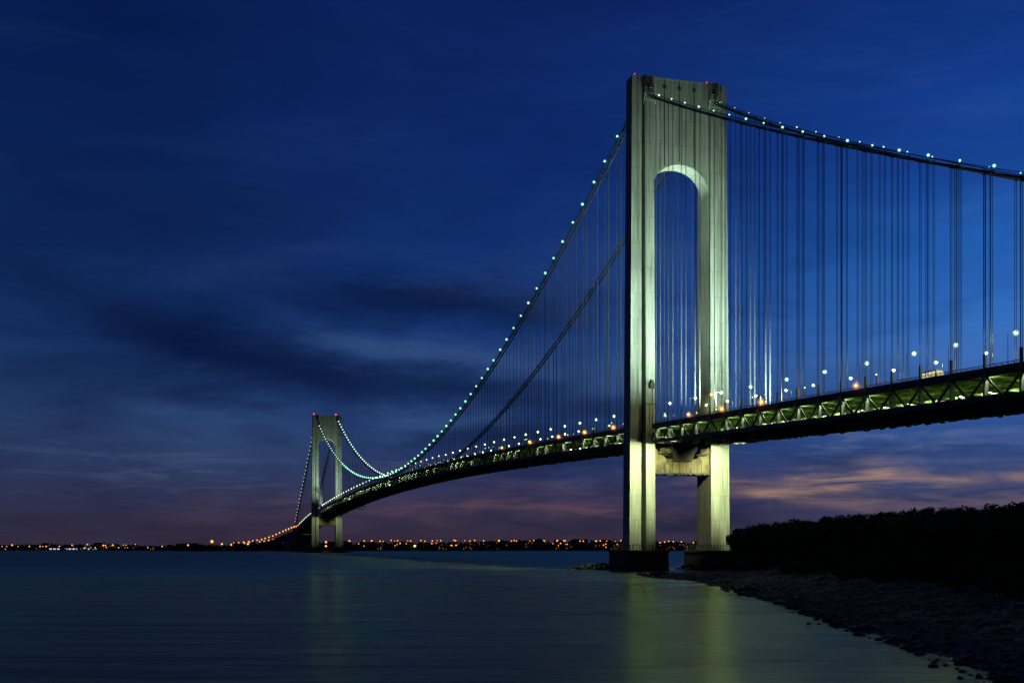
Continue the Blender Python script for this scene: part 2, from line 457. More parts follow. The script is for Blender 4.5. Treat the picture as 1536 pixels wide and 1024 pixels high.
# ---- main cables with hand ropes and lamps
def srange(a, b, step):
    n = max(1, int(round((b - a) / step))); return [a + (b - a) * i / n for i in range(n + 1)]
CABS = (-15.8, -13.9, 13.9, 15.8)
def cz(t, s): return cab_z(s) - (2.1 * min(1., -s / 60) if t > 0 and s < 0 else 0)
cable_objs = []
for t in CABS:
    mb = MB()
    ss = srange(SIDE_N, 0, 12) + srange(0, L, 9)[1:] + srange(L, SIDE_F - 6, 12)[1:]
    mb.tube([(t, s, cz(t, s)) for s in ss], [.40 + .28 * max(0, min(1, s / L)) for s in ss], 8)
    for off in (-.45, .45):
        mb.tube([(t + off, s, cz(t, s) + 1.25) for s in ss if abs(s) > 6 and abs(s - L) > 6], .06, 4)
    for s in near_posts + main_posts[:50]:
        sl = .47 if s < 0 else abs(cab_z(s + 1) - cz(t, s))
        mb.tube([(t, s - .5, cz(t, s - .5)), (t, s + .5, cz(t, s + .5))], .56, 8)
        for off in (-.45, .45): mb.bar((t + off, s, cz(t, s)), (t + off, s, cz(t, s) + 1.25), .07)
    o = mb.build('main_cable', M['cable'], bridge, smooth=False)
    o['label'] = 'main cable strung with green-white lamps' if t < 0 else 'main cable of the far side pair'
    cable_objs.append(o)

def cable_lamp_mesh(r):
    pass
bulb_cache = {}
def bulb_mesh(name, r, m, lvl=2):
    k = (name, round(r, 3), m.name)
    if k not in bulb_cache: bulb_cache[k] = MB().ball((0, 0, 0), r, lvl=lvl).mesh(name, m, True)
    return bulb_cache[k]
def lamp_on(parent, name, loc, r, m):
    o = bpy.data.objects.new(name, bulb_mesh(name, r, m)); COL.objects.link(o)
    o.parent = parent; o.location = loc; return o
lamp_no = 0
lamp_jobs = []
for k in range(1, 19):
    s = -6.0 - 12.65 * k
    lamp_jobs.append((0, -15.8, s, rnd.choice((.22, .25, .29))))
    lamp_jobs.append((2, 13.9, s + (4.5 if k < 8 else 1.5) + rnd.uniform(-.6, .6), rnd.choice((.13, .17, .21))))
for k in range(1, 82):
    s = -1.8 + 15.45 * k
    lamp_jobs.append((0, -15.8, s + rnd.uniform(-.7, .7), .42 + .30 * s / L + rnd.uniform(-.06, .06)))
farjobs = []
for k in range(0, 25): farjobs.append((0, -15.8, L + 45 + 13.0 * k, .8))
for k in range(42, 83): farjobs.append((3, 15.8, 12 + 15.45 * k, .6 + .35 * k / 82))
stuffs = {}
for i, (ci, t, s, r) in enumerate(lamp_jobs + farjobs):
    z = cz(t, s) + 1.9
    if i < 100:
        o = lamp_on(cable_objs[ci], 'cable_lamp', (t - .25, s, z), r, M['teal'] if s < 560 else M['tealfar'])
        st = bpy.data.objects.new('globe', bulb_mesh('globe', r * 1.9, M['tealhalo'])); COL.objects.link(st)  # emissive ball added as glow round the cable bulb
        st.parent = o; st.location = (0, 0, 0)
    else:
        stuffs.setdefault(ci, MB()).ball((t - .25, s, z), r, lvl=1)
for o in list(COL.objects):      # sub-sub parts are not allowed: the added glow halo sits beside its bulb under the cable
    if o.name.startswith('globe') and o.parent and o.parent.name.startswith('cable_lamp'):
        q = o.parent; o.location = q.location; o.parent = q.parent; o.name = 'lamp_halo_globe'
for ci, mb in stuffs.items():
    mb.build('cable_lamp', M['tealfar'], cable_objs[ci], kind='stuff', label='string of more distant green-white cable lamps')

# ---- suspenders
def susp_mb(s, sg, mb=None):
    mb = mb or MB()
    r = .075 if s < 0 else (.085 if s < 500 else .10)
    for t in ((-15.8, -13.9) if sg < 0 else (13.9, 15.8)):
        z0 = top_z(s) + (2.2 if abs(t) > 15 else 0.3); z1 = cz(t, s) - .3
        if z1 - z0 < 1.5: continue
        for o in (-.32, .32):
            mb.tube([(t, s + o, z0), (t, s + o, z1)], r, 4, False)
    return mb
jobs = [(s, sg) for s in near_posts[:22] for sg in (-1, 1)] + [(s, sg) for s in main_posts for sg in (-1, 1)]
indiv = [(s, sg) for s in near_posts[:19] for sg in (-1, 1)] + [(s, sg) for s in main_posts[:31] for sg in (-1, 1)]
for j in indiv: susp_mb(*j).build('suspender', M['rope'], bridge)
rest = MB()
for j in jobs:
    if j not in indiv: susp_mb(j[0], j[1], rest)
for s in far_posts:
    for sg in (-1, 1):
        if cab_z(s) > top_z(s) + 4: susp_mb(s, sg, rest)
rest.build('suspender', M['rope'], bridge, kind='stuff', label='fine suspender ropes of the far half of the bridge')

# ---- deck: slabs, floor beams, trusses
def sweep(mb, ss, t0, t1, zf0, zf1):
    """box swept along the bridge between s values"""
    vs = []; fs = []
    for s in ss:
        vs += [(t0, s, zf0(s)), (t1, s, zf0(s)), (t1, s, zf1(s)), (t0, s, zf1(s))]
    for i in range(len(ss) - 1):
        a = i * 4; b = a + 4
        for k in range(4): fs.append((a + k, a + (k + 1) % 4, b + (k + 1) % 4, b + k))
    n = (len(ss) - 1) * 4
    fs += [(0, 3, 2, 1), (n, n + 1, n + 2, n + 3)]
    mb.add(vs, fs)
allS = srange(SIDE_N, 0, 12.65) + srange(0, L, 13)[1:] + srange(L, SIDE_F, 15)[1:]
spansT = [srange(SIDE_N, -11.5, 12.65), srange(11.5, L - 11.5, 13), srange(L + 11.5, SIDE_F, 15)]   # trusses stop short of the legs
dk = MB()
sweep(dk, allS, -12.4, 12.4, lambda s: top_z(s) - 1.9, lambda s: road_z(s))
for ss in spansT:
    sweep(dk, ss, -15.0, -12.41, lambda s: top_z(s) - 1.9, lambda s: road_z(s) + .1)
    sweep(dk, ss, 12.41, 15.0, lambda s: top_z(s) - 1.9, lambda s: road_z(s) + .1)
deck = dk.build('deck', M['road'], bridge)
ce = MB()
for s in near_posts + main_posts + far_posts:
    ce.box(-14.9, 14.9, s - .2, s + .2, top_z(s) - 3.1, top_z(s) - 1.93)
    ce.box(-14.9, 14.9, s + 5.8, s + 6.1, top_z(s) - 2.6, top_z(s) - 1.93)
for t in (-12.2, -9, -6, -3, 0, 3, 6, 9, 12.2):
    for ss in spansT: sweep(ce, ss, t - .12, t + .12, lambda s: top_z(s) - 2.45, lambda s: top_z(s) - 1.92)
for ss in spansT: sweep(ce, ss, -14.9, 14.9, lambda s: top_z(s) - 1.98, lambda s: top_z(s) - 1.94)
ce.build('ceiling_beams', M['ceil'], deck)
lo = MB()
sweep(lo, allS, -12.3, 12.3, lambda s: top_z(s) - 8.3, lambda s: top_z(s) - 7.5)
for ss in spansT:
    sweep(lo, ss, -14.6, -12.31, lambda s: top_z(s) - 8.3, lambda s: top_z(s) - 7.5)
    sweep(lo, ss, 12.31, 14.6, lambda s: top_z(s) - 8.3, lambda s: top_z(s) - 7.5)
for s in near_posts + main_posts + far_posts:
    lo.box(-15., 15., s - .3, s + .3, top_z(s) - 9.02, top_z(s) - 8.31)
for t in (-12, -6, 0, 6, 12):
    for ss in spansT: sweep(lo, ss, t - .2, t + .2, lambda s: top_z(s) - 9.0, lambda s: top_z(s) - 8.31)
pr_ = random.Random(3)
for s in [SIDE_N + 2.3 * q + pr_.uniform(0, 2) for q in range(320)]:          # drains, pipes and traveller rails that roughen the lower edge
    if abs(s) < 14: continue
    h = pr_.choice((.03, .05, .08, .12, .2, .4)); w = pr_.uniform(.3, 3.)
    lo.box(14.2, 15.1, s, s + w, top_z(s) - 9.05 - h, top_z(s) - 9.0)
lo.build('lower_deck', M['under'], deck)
for sg in (-1, 1):
    tc_ = MB(); bc = MB(); rl = MB()
    for ss in spansT:
        sweep(tc_, ss, sg * 15.5 - .45, sg * 15.5 + .45, lambda s: top_z(s) - 2.9, lambda s: top_z(s) - .75)
        sweep(bc, ss, sg * 15.5 - .45, sg * 15.5 + .45, lambda s: top_z(s) - 8.9, lambda s: top_z(s) - 7.5)
        sweep(rl, ss, sg * 15.3 - .08, sg * 15.3 + .08, lambda s: top_z(s) - .14, lambda s: top_z(s) + .02)
        sweep(rl, ss, sg * 15.3 - .05, sg * 15.3 + .05, lambda s: top_z(s) - .45, lambda s: top_z(s) - .36)
    for s in srange(SIDE_N, 420, 2.1):
        if abs(s) > 12: rl.box(sg * 15.3 - .06, sg * 15.3 + .06, s - .06, s + .06, top_z(s) - .76, top_z(s) - .1)
    tc_.build('top_chord', M['dark'], deck); bc.build('bottom_chord', M['dark'], deck); rl.build('railing', M['truss'], deck)
def post_mb(s, sg, mb=None):
    mb = mb or MB(); t = sg * 15.5; z = top_z(s)
    mb.box(t - .55, t + .55, s - .3, s + .3, z - 7.55, z - 2.85)
    return mb
def stub_mb(s, sg, mb=None):
    mb = mb or MB(); t = sg * 15.8; z = top_z(s)
    mb.box(t - .24, t + .24, s - .34, s + .34, z - 2.9, z + 2.6)
    # knee bracket that carries the ropes, projecting outwards
    pts = [(t - sg * .05, z - 4.9), (t + sg * 1.3, z - 2.1), (t - sg * .05, z - 2.1)]
    mb.add([(a_, s - .3, b_) for a_, b_ in pts] + [(a_, s + .3, b_) for a_, b_ in pts], [(0, 1, 2), (5, 4, 3), (0, 3, 4, 1), (1, 4, 5, 2), (2, 5, 3, 0)])
    return mb
def brace_mb(s, hp, sg, mb=None):
    mb = mb or MB(); t = sg * 15.5
    for q in (-1, 1):
        s2 = s + q * hp
        mb.bar((t, s + q * .3, top_z(s) - 2.9), (t, s2 - q * .2, top_z(s2) - 7.6), .5, .42)
    return mb
near_l = [(s, 6.1, -1) for s in near_posts[:19]] + [(s, mstep / 2 - .2, -1) for s in main_posts]
for i, (s, hp, sg) in enumerate(near_l[:100]):
    q = post_mb(s, sg).build('truss_post', M['truss'], deck)
    if i < 60: stub_mb(s, sg).build('hanger_bracket', M['bracket'], deck)
    if i < 100: brace_mb(s, hp, sg).build('truss_brace', M['brace'], deck)
a = MB(); b = MB(); c = MB()
for (s, hp, sg) in near_l[100:]: post_mb(s, sg, a); brace_mb(s, hp, sg, b)
for (s, hp, sg) in near_l[60:]: stub_mb(s, sg, c)
for s in far_posts: post_mb(s, -1, a); brace_mb(s, 7.5, -1, b); post_mb(s, 1, a); brace_mb(s, 7.5, 1, b)
for s in near_posts[:22]: post_mb(s, 1, a); brace_mb(s, 6.1, 1, b); stub_mb(s, 1, c)
for s in main_posts: post_mb(s, 1, a); brace_mb(s, mstep / 2 - .2, 1, b); stub_mb(s, 1, c)
a.build('truss_post', M['truss'], deck, kind='stuff', label='truss posts of the hidden side and far spans')
b.build('truss_brace', M['dark'], deck, kind='stuff', label='diagonal braces of the hidden side and far spans')
c.build('hanger_bracket', M['bracket'], deck, kind='stuff', label='hanger brackets of the hidden side and far spans')
# lamps of the lower deck: a row along each edge under the ceiling and a row on the median
cl = MB(); cl2 = MB()
for s in near_posts[:24] + main_posts:
    for t in (-14.3, 14.3):
        if rnd.random() < (.12 if s < 0 else .4): continue
        cl.box(t - .13, t + .13, s - 2.25, s - 1.85, top_z(s) - 2.45, top_z(s) - 2.25)
    if s > 0 and rnd.random() < .25: continue
    hw_ = .13 if s < 0 else .085
    cl2.box(-hw_, hw_, s + 3.8, s + 4.2, top_z(s) - 5.6, top_z(s) - 5.4)
cl.build('deck_lamp', M['strip'], deck, kind='stuff', label='white lamps along the edges of the lower deck')
cl2.build('median_lamp', M['strip2'], deck, kind='stuff', label='green-white lamps along the median of the lower deck')

# ------------------------------------------------------------------ anchorage and approach viaduct at the far end
an = empty('anchorage', wpt(0, L + 400, 0), ROTZ, 'dark concrete anchorage block where the far side cables come down, left of the distant tower', 'anchorage')
mb = MB(); mb.frustum((-27, 27, -52, 55, -2), (-25, 25, -46, 50, 28))
mb.build('block', M['fconc'], an)
mb = MB(); mb.frustum((-19.5, -16, -44, -20, 30.51), (-19, -16, -34, -24, 43)); mb.frustum((16, 19.5, -44, -20, 30.51), (16, 19, -34, -24, 43)); mb.build('cable_housing', M['fconc'], an)
mb = MB(); mb.box(-25.6, 25.6, -46.6, 50.6, 28.02, 30.5); mb.build('cornice', M['fconc'], an)

via = empty('approach_viaduct', (-440, 2180, 0), 0, 'curving approach viaduct lined with orange lamps at the far left end of the bridge', 'viaduct')
VP = [(-382, 2100, 38.5), (-400, 2128, 35.), (-424, 2170, 29), (-455, 2225, 20.5), (-490, 2285, 14), (-530, 2345, 10), (-575, 2405, 7.), (-640, 2480, 5)]
VP = [Vector(q) - Vector((440 * -1, 2180, 0)) for q in VP]
def vsweep(mb, w, z0, z1, off=0.):
    vs = []; fs = []
    for i, q in enumerate(VP):
        dr = (VP[min(i + 1, len(VP) - 1)] - VP[max(0, i - 1)]); dr.z = 0; dr.normalize(); n = Vector((dr.y, -dr.x, 0))
        for (a_, z) in ((off - w, z0), (off + w, z0), (off + w, z1), (off - w, z1)): vs.append(q + n * a_ + Vector((0, 0, z)))
    for i in range(len(VP) - 1):
        a_ = i * 4; b_ = a_ + 4
        for k in range(4): fs.append((a_ + k, a_ + (k + 1) % 4, b_ + (k + 1) % 4, b_ + k))
    mb.add(vs, fs)
mb = MB(); vsweep(mb, 13, -2.4, 0); mb.build('roadway', M['fconc'], via)
for off in (-12.8, 12.8):
    mb = MB(); vsweep(mb, .2, .01, 1.1, off); mb.build('parapet', M['fconc'], via)
for i, q in enumerate(VP[1:-1]):
    mb = MB(); mb.frustum((q.x - 9, q.x + 9, q.y - 2, q.y + 2, -1), (q.x - 8, q.x + 8, q.y - 1.6, q.y + 1.6, q.z - 2.41)); mb.build('viaduct_pier', M['fconc'], via)

# ------------------------------------------------------------------ street lamps on the bridge
def make_street_lamp(full, hgt, arm, r, bm, halo=None, rs=.09):
    o = empty('street_lamp', (0, 0, 0), 0, 'x', 'street lamp')
    mb = MB(); mb.tube([(0, 0, 0), (0, 0, hgt - .25)], [rs, rs * .7], 6); mb.build('pole', M['pole'], o)
    mb = MB(); mb.tube([(0, 0, hgt - .3), (arm * .4, 0, hgt), (arm, 0, hgt + .05)], rs * .6, 6); mb.build('arm', M['pole'], o)
    hd = MB(); hd.frustum((arm - .5, arm + .45, -.22, .22, hgt + .0), (arm - .3, arm + .3, -.12, .12, hgt + .22)); h = hd.build('lamp_head', M['pole'], o)
    b = MB(); b.ball((arm, 0, hgt - .12 - r * .55), r, lvl=2); b.build('bulb', bm, h, smooth=True)
    if halo:
        b = MB(); b.ball((arm, 0, hgt - .12 - r * .55), r * 4., lvl=2); b.build('lamp_halo_globe', halo, h, smooth=True)  # emissive ball added as glow round the street bulb
    return o
pos_l = [-221.2, -198.9, -181.1, -158.3, -135.3, -111.7, -86.4, -63.5, -40.5, -15.9]
pos_r = [-207, -185.1, -163.2, -142.1, -118.2, -94.6, -75.5, -52, -28, -8]
ordw = ['first', 'second', 'third', 'fourth', 'fifth', 'sixth', 'seventh', 'eighth', 'ninth', 'tenth']
pl = make_street_lamp(True, 8.9, 2.3, .19, M['lamp'], M['lamphalo'])
pr = make_street_lamp(True, 9.4, -2.3, .17, M['lamp'], M['lamphalo'])
pl2 = make_street_lamp(True, 8.0, 2.3, .20, M['lamp2'], M['lamphalo2'], .1)
pr2 = make_street_lamp(True, 8.0, -2.3, .20, M['lamp2'], M['lamphalo2'], .1)
first = {}
def put(proto, t, s, label, group):
    loc = wpt(t, s, road_z(s) + .1)
    if proto not in first:
        first[proto] = 1; proto.location = loc; proto.rotation_euler = (0, 0, ROTZ); tag(proto, label, 'street lamp', group); return proto
    return dup(proto, loc, ROTZ, label, group)
for i, s in enumerate(pos_l):
    put(pl, -12.3, s, f'{ordw[i]} tall white street lamp from the right edge, on the near side of the deck', 'near-side street lamps right of the tower')
for i, s in enumerate(pos_r):
    put(pr, 12.3, s, f'{ordw[i]} lower-looking white street lamp from the right edge, on the far side of the deck', 'far-side street lamps right of the tower')
sl = [24.5 + 24.3 * k for k in range(int((L - 30) / 24.3))]
gl = 'street lamps along the main span'
for s in sl:
    if s > 430: continue
    put(pl2, -12.3, s, 'white street lamp on the near side of the deck between the two towers', gl + ' near side')
    put(pr2, 12.3, s + 11, 'white street lamp on the far side of the deck between the two towers', gl + ' far side')
def simple_lamp(name, h, r, bm, arm=0.):
    me = bpy.data.meshes.new(name)
    mb = MB(); mb.tube([(0, 0, 0), (0, 0, h)], .16, 5)
    if arm: mb.tube([(0, 0, h), (arm, 0, h + .1)], .12, 5)
    n1 = len(mb.f)
    mb.ball((arm, 0, h), r, lvl=1)
    me.from_pydata(mb.v, [], mb.f); me.materials.append(M['pole']); me.materials.append(bm)
    for i, q in enumerate(me.polygons): q.material_index = 0 if i < n1 else 1
    me.update(); return me
def place(me, name, loc, rz, label, cat, group):
    o = bpy.data.objects.new(name, me); COL.objects.link(o); o.location = loc; o.rotation_euler = (0, 0, rz)
    return tag(o, label, cat, group)
farl = [simple_lamp('street_lamp', 8.2, .55 + .12 * k, M['lampfar'], 2.) for k in range(4)]
for s in sl:
    if s <= 430: continue
    k = min(3, int((s - 430) / 220))
    place(farl[k], 'street_lamp', wpt(-12.3, s, road_z(s) + .1), ROTZ, 'white street lamp on the near side of the deck between the two towers', 'street lamp', gl + ' near side')
    if s < 800: place(farl[k], 'street_lamp', wpt(12.3, s + 11, road_z(s + 11) + .1), ROTZ + math.pi, 'white street lamp on the far side of the deck between the two towers', 'street lamp', gl + ' far side')
for k in range(14):
    s = L + 20 + 24.3 * k
    place(farl[3], 'street_lamp', wpt(-12.3, s, road_z(s) + .1), ROTZ, 'tiny white street lamp on the deck beyond the distant tower', 'street lamp', 'street lamps beyond the distant tower')
ofar = simple_lamp('street_lamp', 9., 1.3, M['orangefar'], 1.5)
for i in range(len(VP) - 1):
    for j in range(3 if i < 6 else 1):
        q = VP[i].lerp(VP[i + 1], j / 3) + Vector((-440, 2180, 0))
        dr = VP[i + 1] - VP[i]; n = Vector((dr.y, -dr.x, 0)).normalized()
        for sg in (-1, 1):
            place(ofar, 'street_lamp', q + n * 12.2 * sg, 0, 'tiny orange street lamp on the curving approach at the far left end', 'street lamp', 'orange lamps on the approach viaduct')

# low marker lamps scattered along the deck edge
mk = [simple_lamp('marker_lamp', 2.8, .17, M['mk_a']), simple_lamp('marker_lamp', 4.2, .22, M['mk_b']), simple_lamp('marker_lamp', 2.2, .24, M['mk_a'])]
mg_ = random.Random(31)
for k in range(20):
    s = -14 - 9.6 * k + mg_.uniform(-4, 4)
    if k > 9 and mg_.random() < .6: continue
    t_ = mg_.choice((-13.2, -13.2, 13.2))
    place(mg_.choice(mk), 'marker_lamp', wpt(t_, s, road_z(s) + .1), ROTZ, 'tiny yellowish marker lamp low on the deck right of the near tower', 'marker lamp', 'marker lamps right of the near tower')
for k in range(46):
    s = 16 + 11.5 * k + mg_.uniform(-5, 5)
    t_ = mg_.choice((-13.2, -13.2, 13.2))
    place(mg_.choice(mk), 'marker_lamp', wpt(t_, s, road_z(s) + .1), ROTZ, 'tiny yellowish marker lamp low on the deck between the two towers', 'marker lamp', 'marker lamps along the main span')

# orange work lamps on the deck edge
def make_work_lamp(r):
    o = empty('work_lamp', (0, 0, 0), 0, 'x', 'work lamp')
    mb = MB(); mb.box(-.15, .15, -.15, .15, 0, .9); mb.build('bracket', M['pole'], o)
    mb = MB(); mb.box(-.4, .4, -.3, .3, .9, 1.05); h = mb.build('hood', M['pole'], o)
    mb = MB(); mb.ball((-.1, -.1, .6), r, lvl=2); mb.build('bulb', M['orange'], h, smooth=True)
    mb = MB(); mb.ball((-.1, -.1, .6), r * 3.8, lvl=2); mb.build('lamp_halo_globe', M['orangehalo'], h, smooth=True)  # orange glow halo added round the bulb
    return o
def inv_s(px, t):
    k = (px - CX) / F
    return (k * (NY + t * p[1]) - (NX + t * p[0])) / (d[0] - k * d[1])
wl = {.62: make_work_lamp(.36), .3: make_work_lamp(.3)}
for px, r, lab in [(1142, .62, 'bright orange work lamp on the deck edge just right of the near tower'),
                   (1083, .62, 'bright orange work lamp in front of the right leg of the near tower'),
                   (920, .62, 'orange work lamp on the deck edge just left of the near tower'),
                   (877, .62, 'orange work lamp on the deck edge, second one left of the near tower'),
                   (838, .62, 'orange work lamp on the deck edge, third one left of the near tower'),
                   (795, .62, 'orange work lamp on the deck edge, fourth one left of the near tower'),
                   (753, .3, 'small orange lamp on the deck edge, fifth one left of the near tower'),
                   (1284, .3, 'small orange lamp on the deck edge, nearest to the right edge of the photo'),
                   (1033, .3, 'small orange lamp on the deck edge between the legs of the near tower')]:
    s = inv_s(px, -16.2)
    loc = wpt(-16.2, s, top_z(s) - .3)
    if r not in first: first[r] = 1; o = wl[r]; o.location = loc; o.rotation_euler = (0, 0, ROTZ); o['label'] = lab; o['group'] = 'orange lamps on the deck edge'
    else: dup(wl[r], loc, ROTZ, lab, 'orange lamps on the deck edge')

# maintenance gantry hanging below the far deck
s = inv_s(530, 0.) ; zb_ = bot_z(s)
mg = empty('maintenance_gantry', wpt(0, s, zb_ - 6.), ROTZ, 'small dark maintenance gantry hung under the deck near the distant tower', 'gantry')
mb = MB(); mb.box(-14, 14, -3, 3, 0, .5)
for x in (-14, -7, 0, 7, 14):
    for y in (-3, 3): mb.box(x - .15, x + .15, y - .15, y + .15, .5, 1.8)
mb.build('platform', M['black'], mg)
mb = MB()
for k in range(8):
    x = -14 + k * 4; mb.bar((x, 0, .5), (x + (2 if k % 2 else -2), 0, 3.2), .5)
mb.box(-15, 15, -1.6, 1.6, 3.2, 4.2); mb.build('frame', M['black'], mg)
for x in (-12, 12):
    mb = MB(); mb.box(x - .5, x + .5, -.5, .5, 4.2, 6.2); mb.build('hanger', M['black'], mg)
# small lamps fixed low on the deck side and on the tower leg
for px, dz, lab in ((585, 1.2, 'tiny white lamp low on the deck side, midway along the main span'), (525, 1.2, 'tiny white lamp low on the deck side close to the distant tower')):
    s = inv_s(px, -16.2)
    nl = empty('navigation_lamp', wpt(-16.2, s, bot_z(s) + dz), ROTZ, lab, 'navigation lamp', 'lamps low on the deck side')
    mb = MB(); mb.box(-.3, .3, -.3, .3, -.2, .8); mb.build('bracket', M['pole'], nl)
    mb = MB(); mb.ball((-.6, -.4, .2), .75, lvl=2); mb.build('bulb', M['tealfar'], nl, smooth=True)
dup(wl[.3], wpt(12.5, -7.6, 74.), ROTZ, 'small orange lamp halfway up the right leg, on the inner edge of the near tower', 'orange lamps on the deck edge')

# minibus with lit windows on the near lanes
s = inv_s(1399, -9.)
tk = empty('minibus', wpt(-9., s, road_z(s) + .01), ROTZ, 'pale minibus with brightly lit windows on the upper deck near the right edge', 'minibus')
mb = MB(); mb.frustum((-1.2, 1.2, -3.4, 3.4, .5), (-1.2, 1.2, -3.4, 3.4, 1.5)); mb.frustum((-1.2, 1.2, -3.4, 3.4, 1.503), (-1.05, 1.05, -2.9, 3.3, 3.1)); mb.box(-1., 1., -2.7, 3.1, 3.103, 3.35)
mb.build('body', M['white'], tk)
for k in range(4):
    y0 = -2.55 + k * 1.45
    for x in (-1, 1):
        mb = MB(); mb.add([(x * 1.21, y0, 1.6), (x * 1.21, y0 + 1.2, 1.6), (x * 1.085, y0 + 1.2, 2.95), (x * 1.085, y0, 2.95)], [(0, 1, 2, 3)]); mb.build('window', M['buslit'], tk)
mb = MB(); mb.add([(-1.05, -3.40, 1.62), (1.05, -3.40, 1.62), (.95, -2.96, 2.95), (-.95, -2.96, 2.95)], [(0, 1, 2, 3)]); mb.build('windscreen', M['buslit'], tk)
for x in (-1, 1):
    for y in (-2.2, 2.2):
        mb = MB(); mb.tube([(x * 1.08 - .14, y, .45), (x * 1.08 + .14, y, .45)], .45, 14); mb.build('wheel', M['tyre'], tk)
    mb = MB(); mb.ball((x * .8, -3.42, .95), .2, lvl=2); mb.build('headlight', M['head'], tk)
# ------------------------------------------------------------------ water
def water():
    m, nt, out = newmat('water')
    gl = nd(nt, 'ShaderNodeBsdfGlossy'); gl.inputs[0].default_value = (.58, .74, .54, 1)
    df = nd(nt, 'ShaderNodeBsdfDiffuse'); df.inputs[0].default_value = (.002, .012, .026, 1)
    b1 = nd(nt, 'ShaderNodeBump', i_Strength=.28, i_Distance=.18)
    nt.links.new(noise(nt, coords(nt, (.7, 1.7, 1)), 1., 6, .62), b1.inputs['Height'])
    b2 = nd(nt, 'ShaderNodeBump', i_Strength=.42, i_Distance=1.4)
    nt.links.new(noise(nt, coords(nt, (.018, .085, 1)), 1., 5, .6, .6), b2.inputs['Height']); nt.links.new(b1.outputs[0], b2.inputs['Normal'])
    rr = noise(nt, coords(nt, (.0035, .022, 1)), 1., 6, .62, .5)
    rg = nd(nt, 'ShaderNodeMapRange'); rg.inputs[1].default_value = .34; rg.inputs[2].default_value = .66; rg.inputs[3].default_value = .13; rg.inputs[4].default_value = .20
    tco = nt.nodes.new('ShaderNodeTexCoord'); spo = nt.nodes.new('ShaderNodeSeparateXYZ'); nt.links.new(tco.outputs['Object'], spo.inputs[0])
    ch = nd(nt, 'ShaderNodeMapRange', interpolation_type='SMOOTHSTEP'); ch.inputs[1].default_value = 260; ch.inputs[2].default_value = 900; nt.links.new(spo.outputs[1], ch.inputs[0])
    nt.links.new(rr, rg.inputs[0]); nt.links.new(mth(nt, 'ADD', rg.outputs[0], mth(nt, 'MULTIPLY', ch.outputs[0], .30)), gl.inputs['Roughness'])
    g2 = nd(nt, 'ShaderNodeBsdfGlossy', i_Roughness=.36); g2.inputs[0].default_value = (.74, .84, .44, 1); nt.links.new(b2.outputs[0], g2.inputs['Normal'])
    gk = nd(nt, 'ShaderNodeMapRange'); gk.inputs[1].default_value = .36; gk.inputs[2].default_value = .64; gk.inputs[3].default_value = .14; gk.inputs[4].default_value = .42
    nt.links.new(noise(nt, coords(nt, (.006, .05, 1)), 1., 6, .65, .8), gk.inputs[0])
    gm = nd(nt, 'ShaderNodeMixShader'); nt.links.new(gk.outputs[0], gm.inputs[0]); nt.links.new(gl.outputs[0], gm.inputs[1]); nt.links.new(g2.outputs[0], gm.inputs[2])
    fr = nd(nt, 'ShaderNodeFresnel', i_IOR=1.333)
    mx_ = nd(nt, 'ShaderNodeMixShader')
    for n_ in (gl, df, fr): nt.links.new(b2.outputs[0], n_.inputs['Normal'])
    nt.links.new(fr.outputs[0], mx_.inputs[0]); nt.links.new(df.outputs[0], mx_.inputs[1]); nt.links.new(gm.outputs[0], mx_.inputs[2])
    nt.links.new(mx_.outputs[0], out.inputs[0]); return m
ws = MB(); ws.add([(-22000, -400, 0), (22000, -400, 0), (22000, 30000, 0), (-22000, 30000, 0)], [(0, 1, 2, 3)])
struct(ws.build('water', water()))
sb = MB(); sb.add([(-22000, -400, -5), (22000, -400, -5), (22000, 30000, -5), (-22000, 30000, -5)], [(0, 1, 2, 3)])

# ------------------------------------------------------------------ near shore
SH = [(-60, 30), (0, 33), (60, 35.5), (75, 37.6), (91, 39.2), (108, 40.6), (125, 41.8), (154, 43.5), (196, 47), (234, 49.5), (290, 53), (340, 54.5), (372, 47),
      (384, 44), (392, 50), (410, 62), (440, 71), (475, 78), (520, 82), (560, 100), (600, 140), (640, 220), (660, 320)]
def shore_x(Y):
    for (a_, xa), (b_, xb) in zip(SH, SH[1:]):
        if a_ <= Y <= b_:
            k = (Y - a_) / (b_ - a_); return xa + (xb - xa) * k
    return SH[0][1] if Y < SH[0][0] else 400.
def wob(x, y):
    return math.sin(x * .31 + y * .17) * .5 + math.sin(x * .13 - y * .37 + 1.3) * .5
def ground_z(X, Y):
    e = X - shore_x(Y) + 1.2 * wob(X, Y * 1.3)
    k = 1. if Y < 330 else max(.42, 1 - (Y - 330) / 100.)
    if e < 0: z = e * .25
    elif e < 6: z = e * .17
    elif e < 26: z = 1.02 + (e - 6) * .165
    elif e < 90: z = 4.3 + (e - 26) * .12
    else: z = 12 + min(6, (e - 90) * .04)
    return max(-3, z * k + (.22 * wob(X * 3.1, Y * 2.3) if e > 1 else 0))
def shore():
    mb = MB(); Ys = []; y = -60.
    while y < 662: Ys.append(y); y += 3. if y < 420 else 6.
    offs = [-14, -8, -4, -2, -1, 0, 1, 2, 3, 4.5, 6, 8, 10, 12, 14, 17, 20, 23, 26, 30, 36, 44, 54, 66, 80, 100, 140, 220, 400]
    vs = []; fs = []
    for Y in Ys:
        for o_ in offs:
            X = shore_x(Y) + o_; vs.append((X, Y, ground_z(X, Y)))
    n = len(offs)
    for i in range(len(Ys) - 1):
        for k in range(n - 1): fs.append((i * n + k, i * n + k + 1, i * n + n + k + 1, i * n + n + k))
    mb.add(vs, fs)
    return mb.build('shore', surf('shore_ground', (.02, .02, .02), (.07, .068, .066), (.35, .35, .35), .95, bump=.6), smooth=True)
struct(shore())

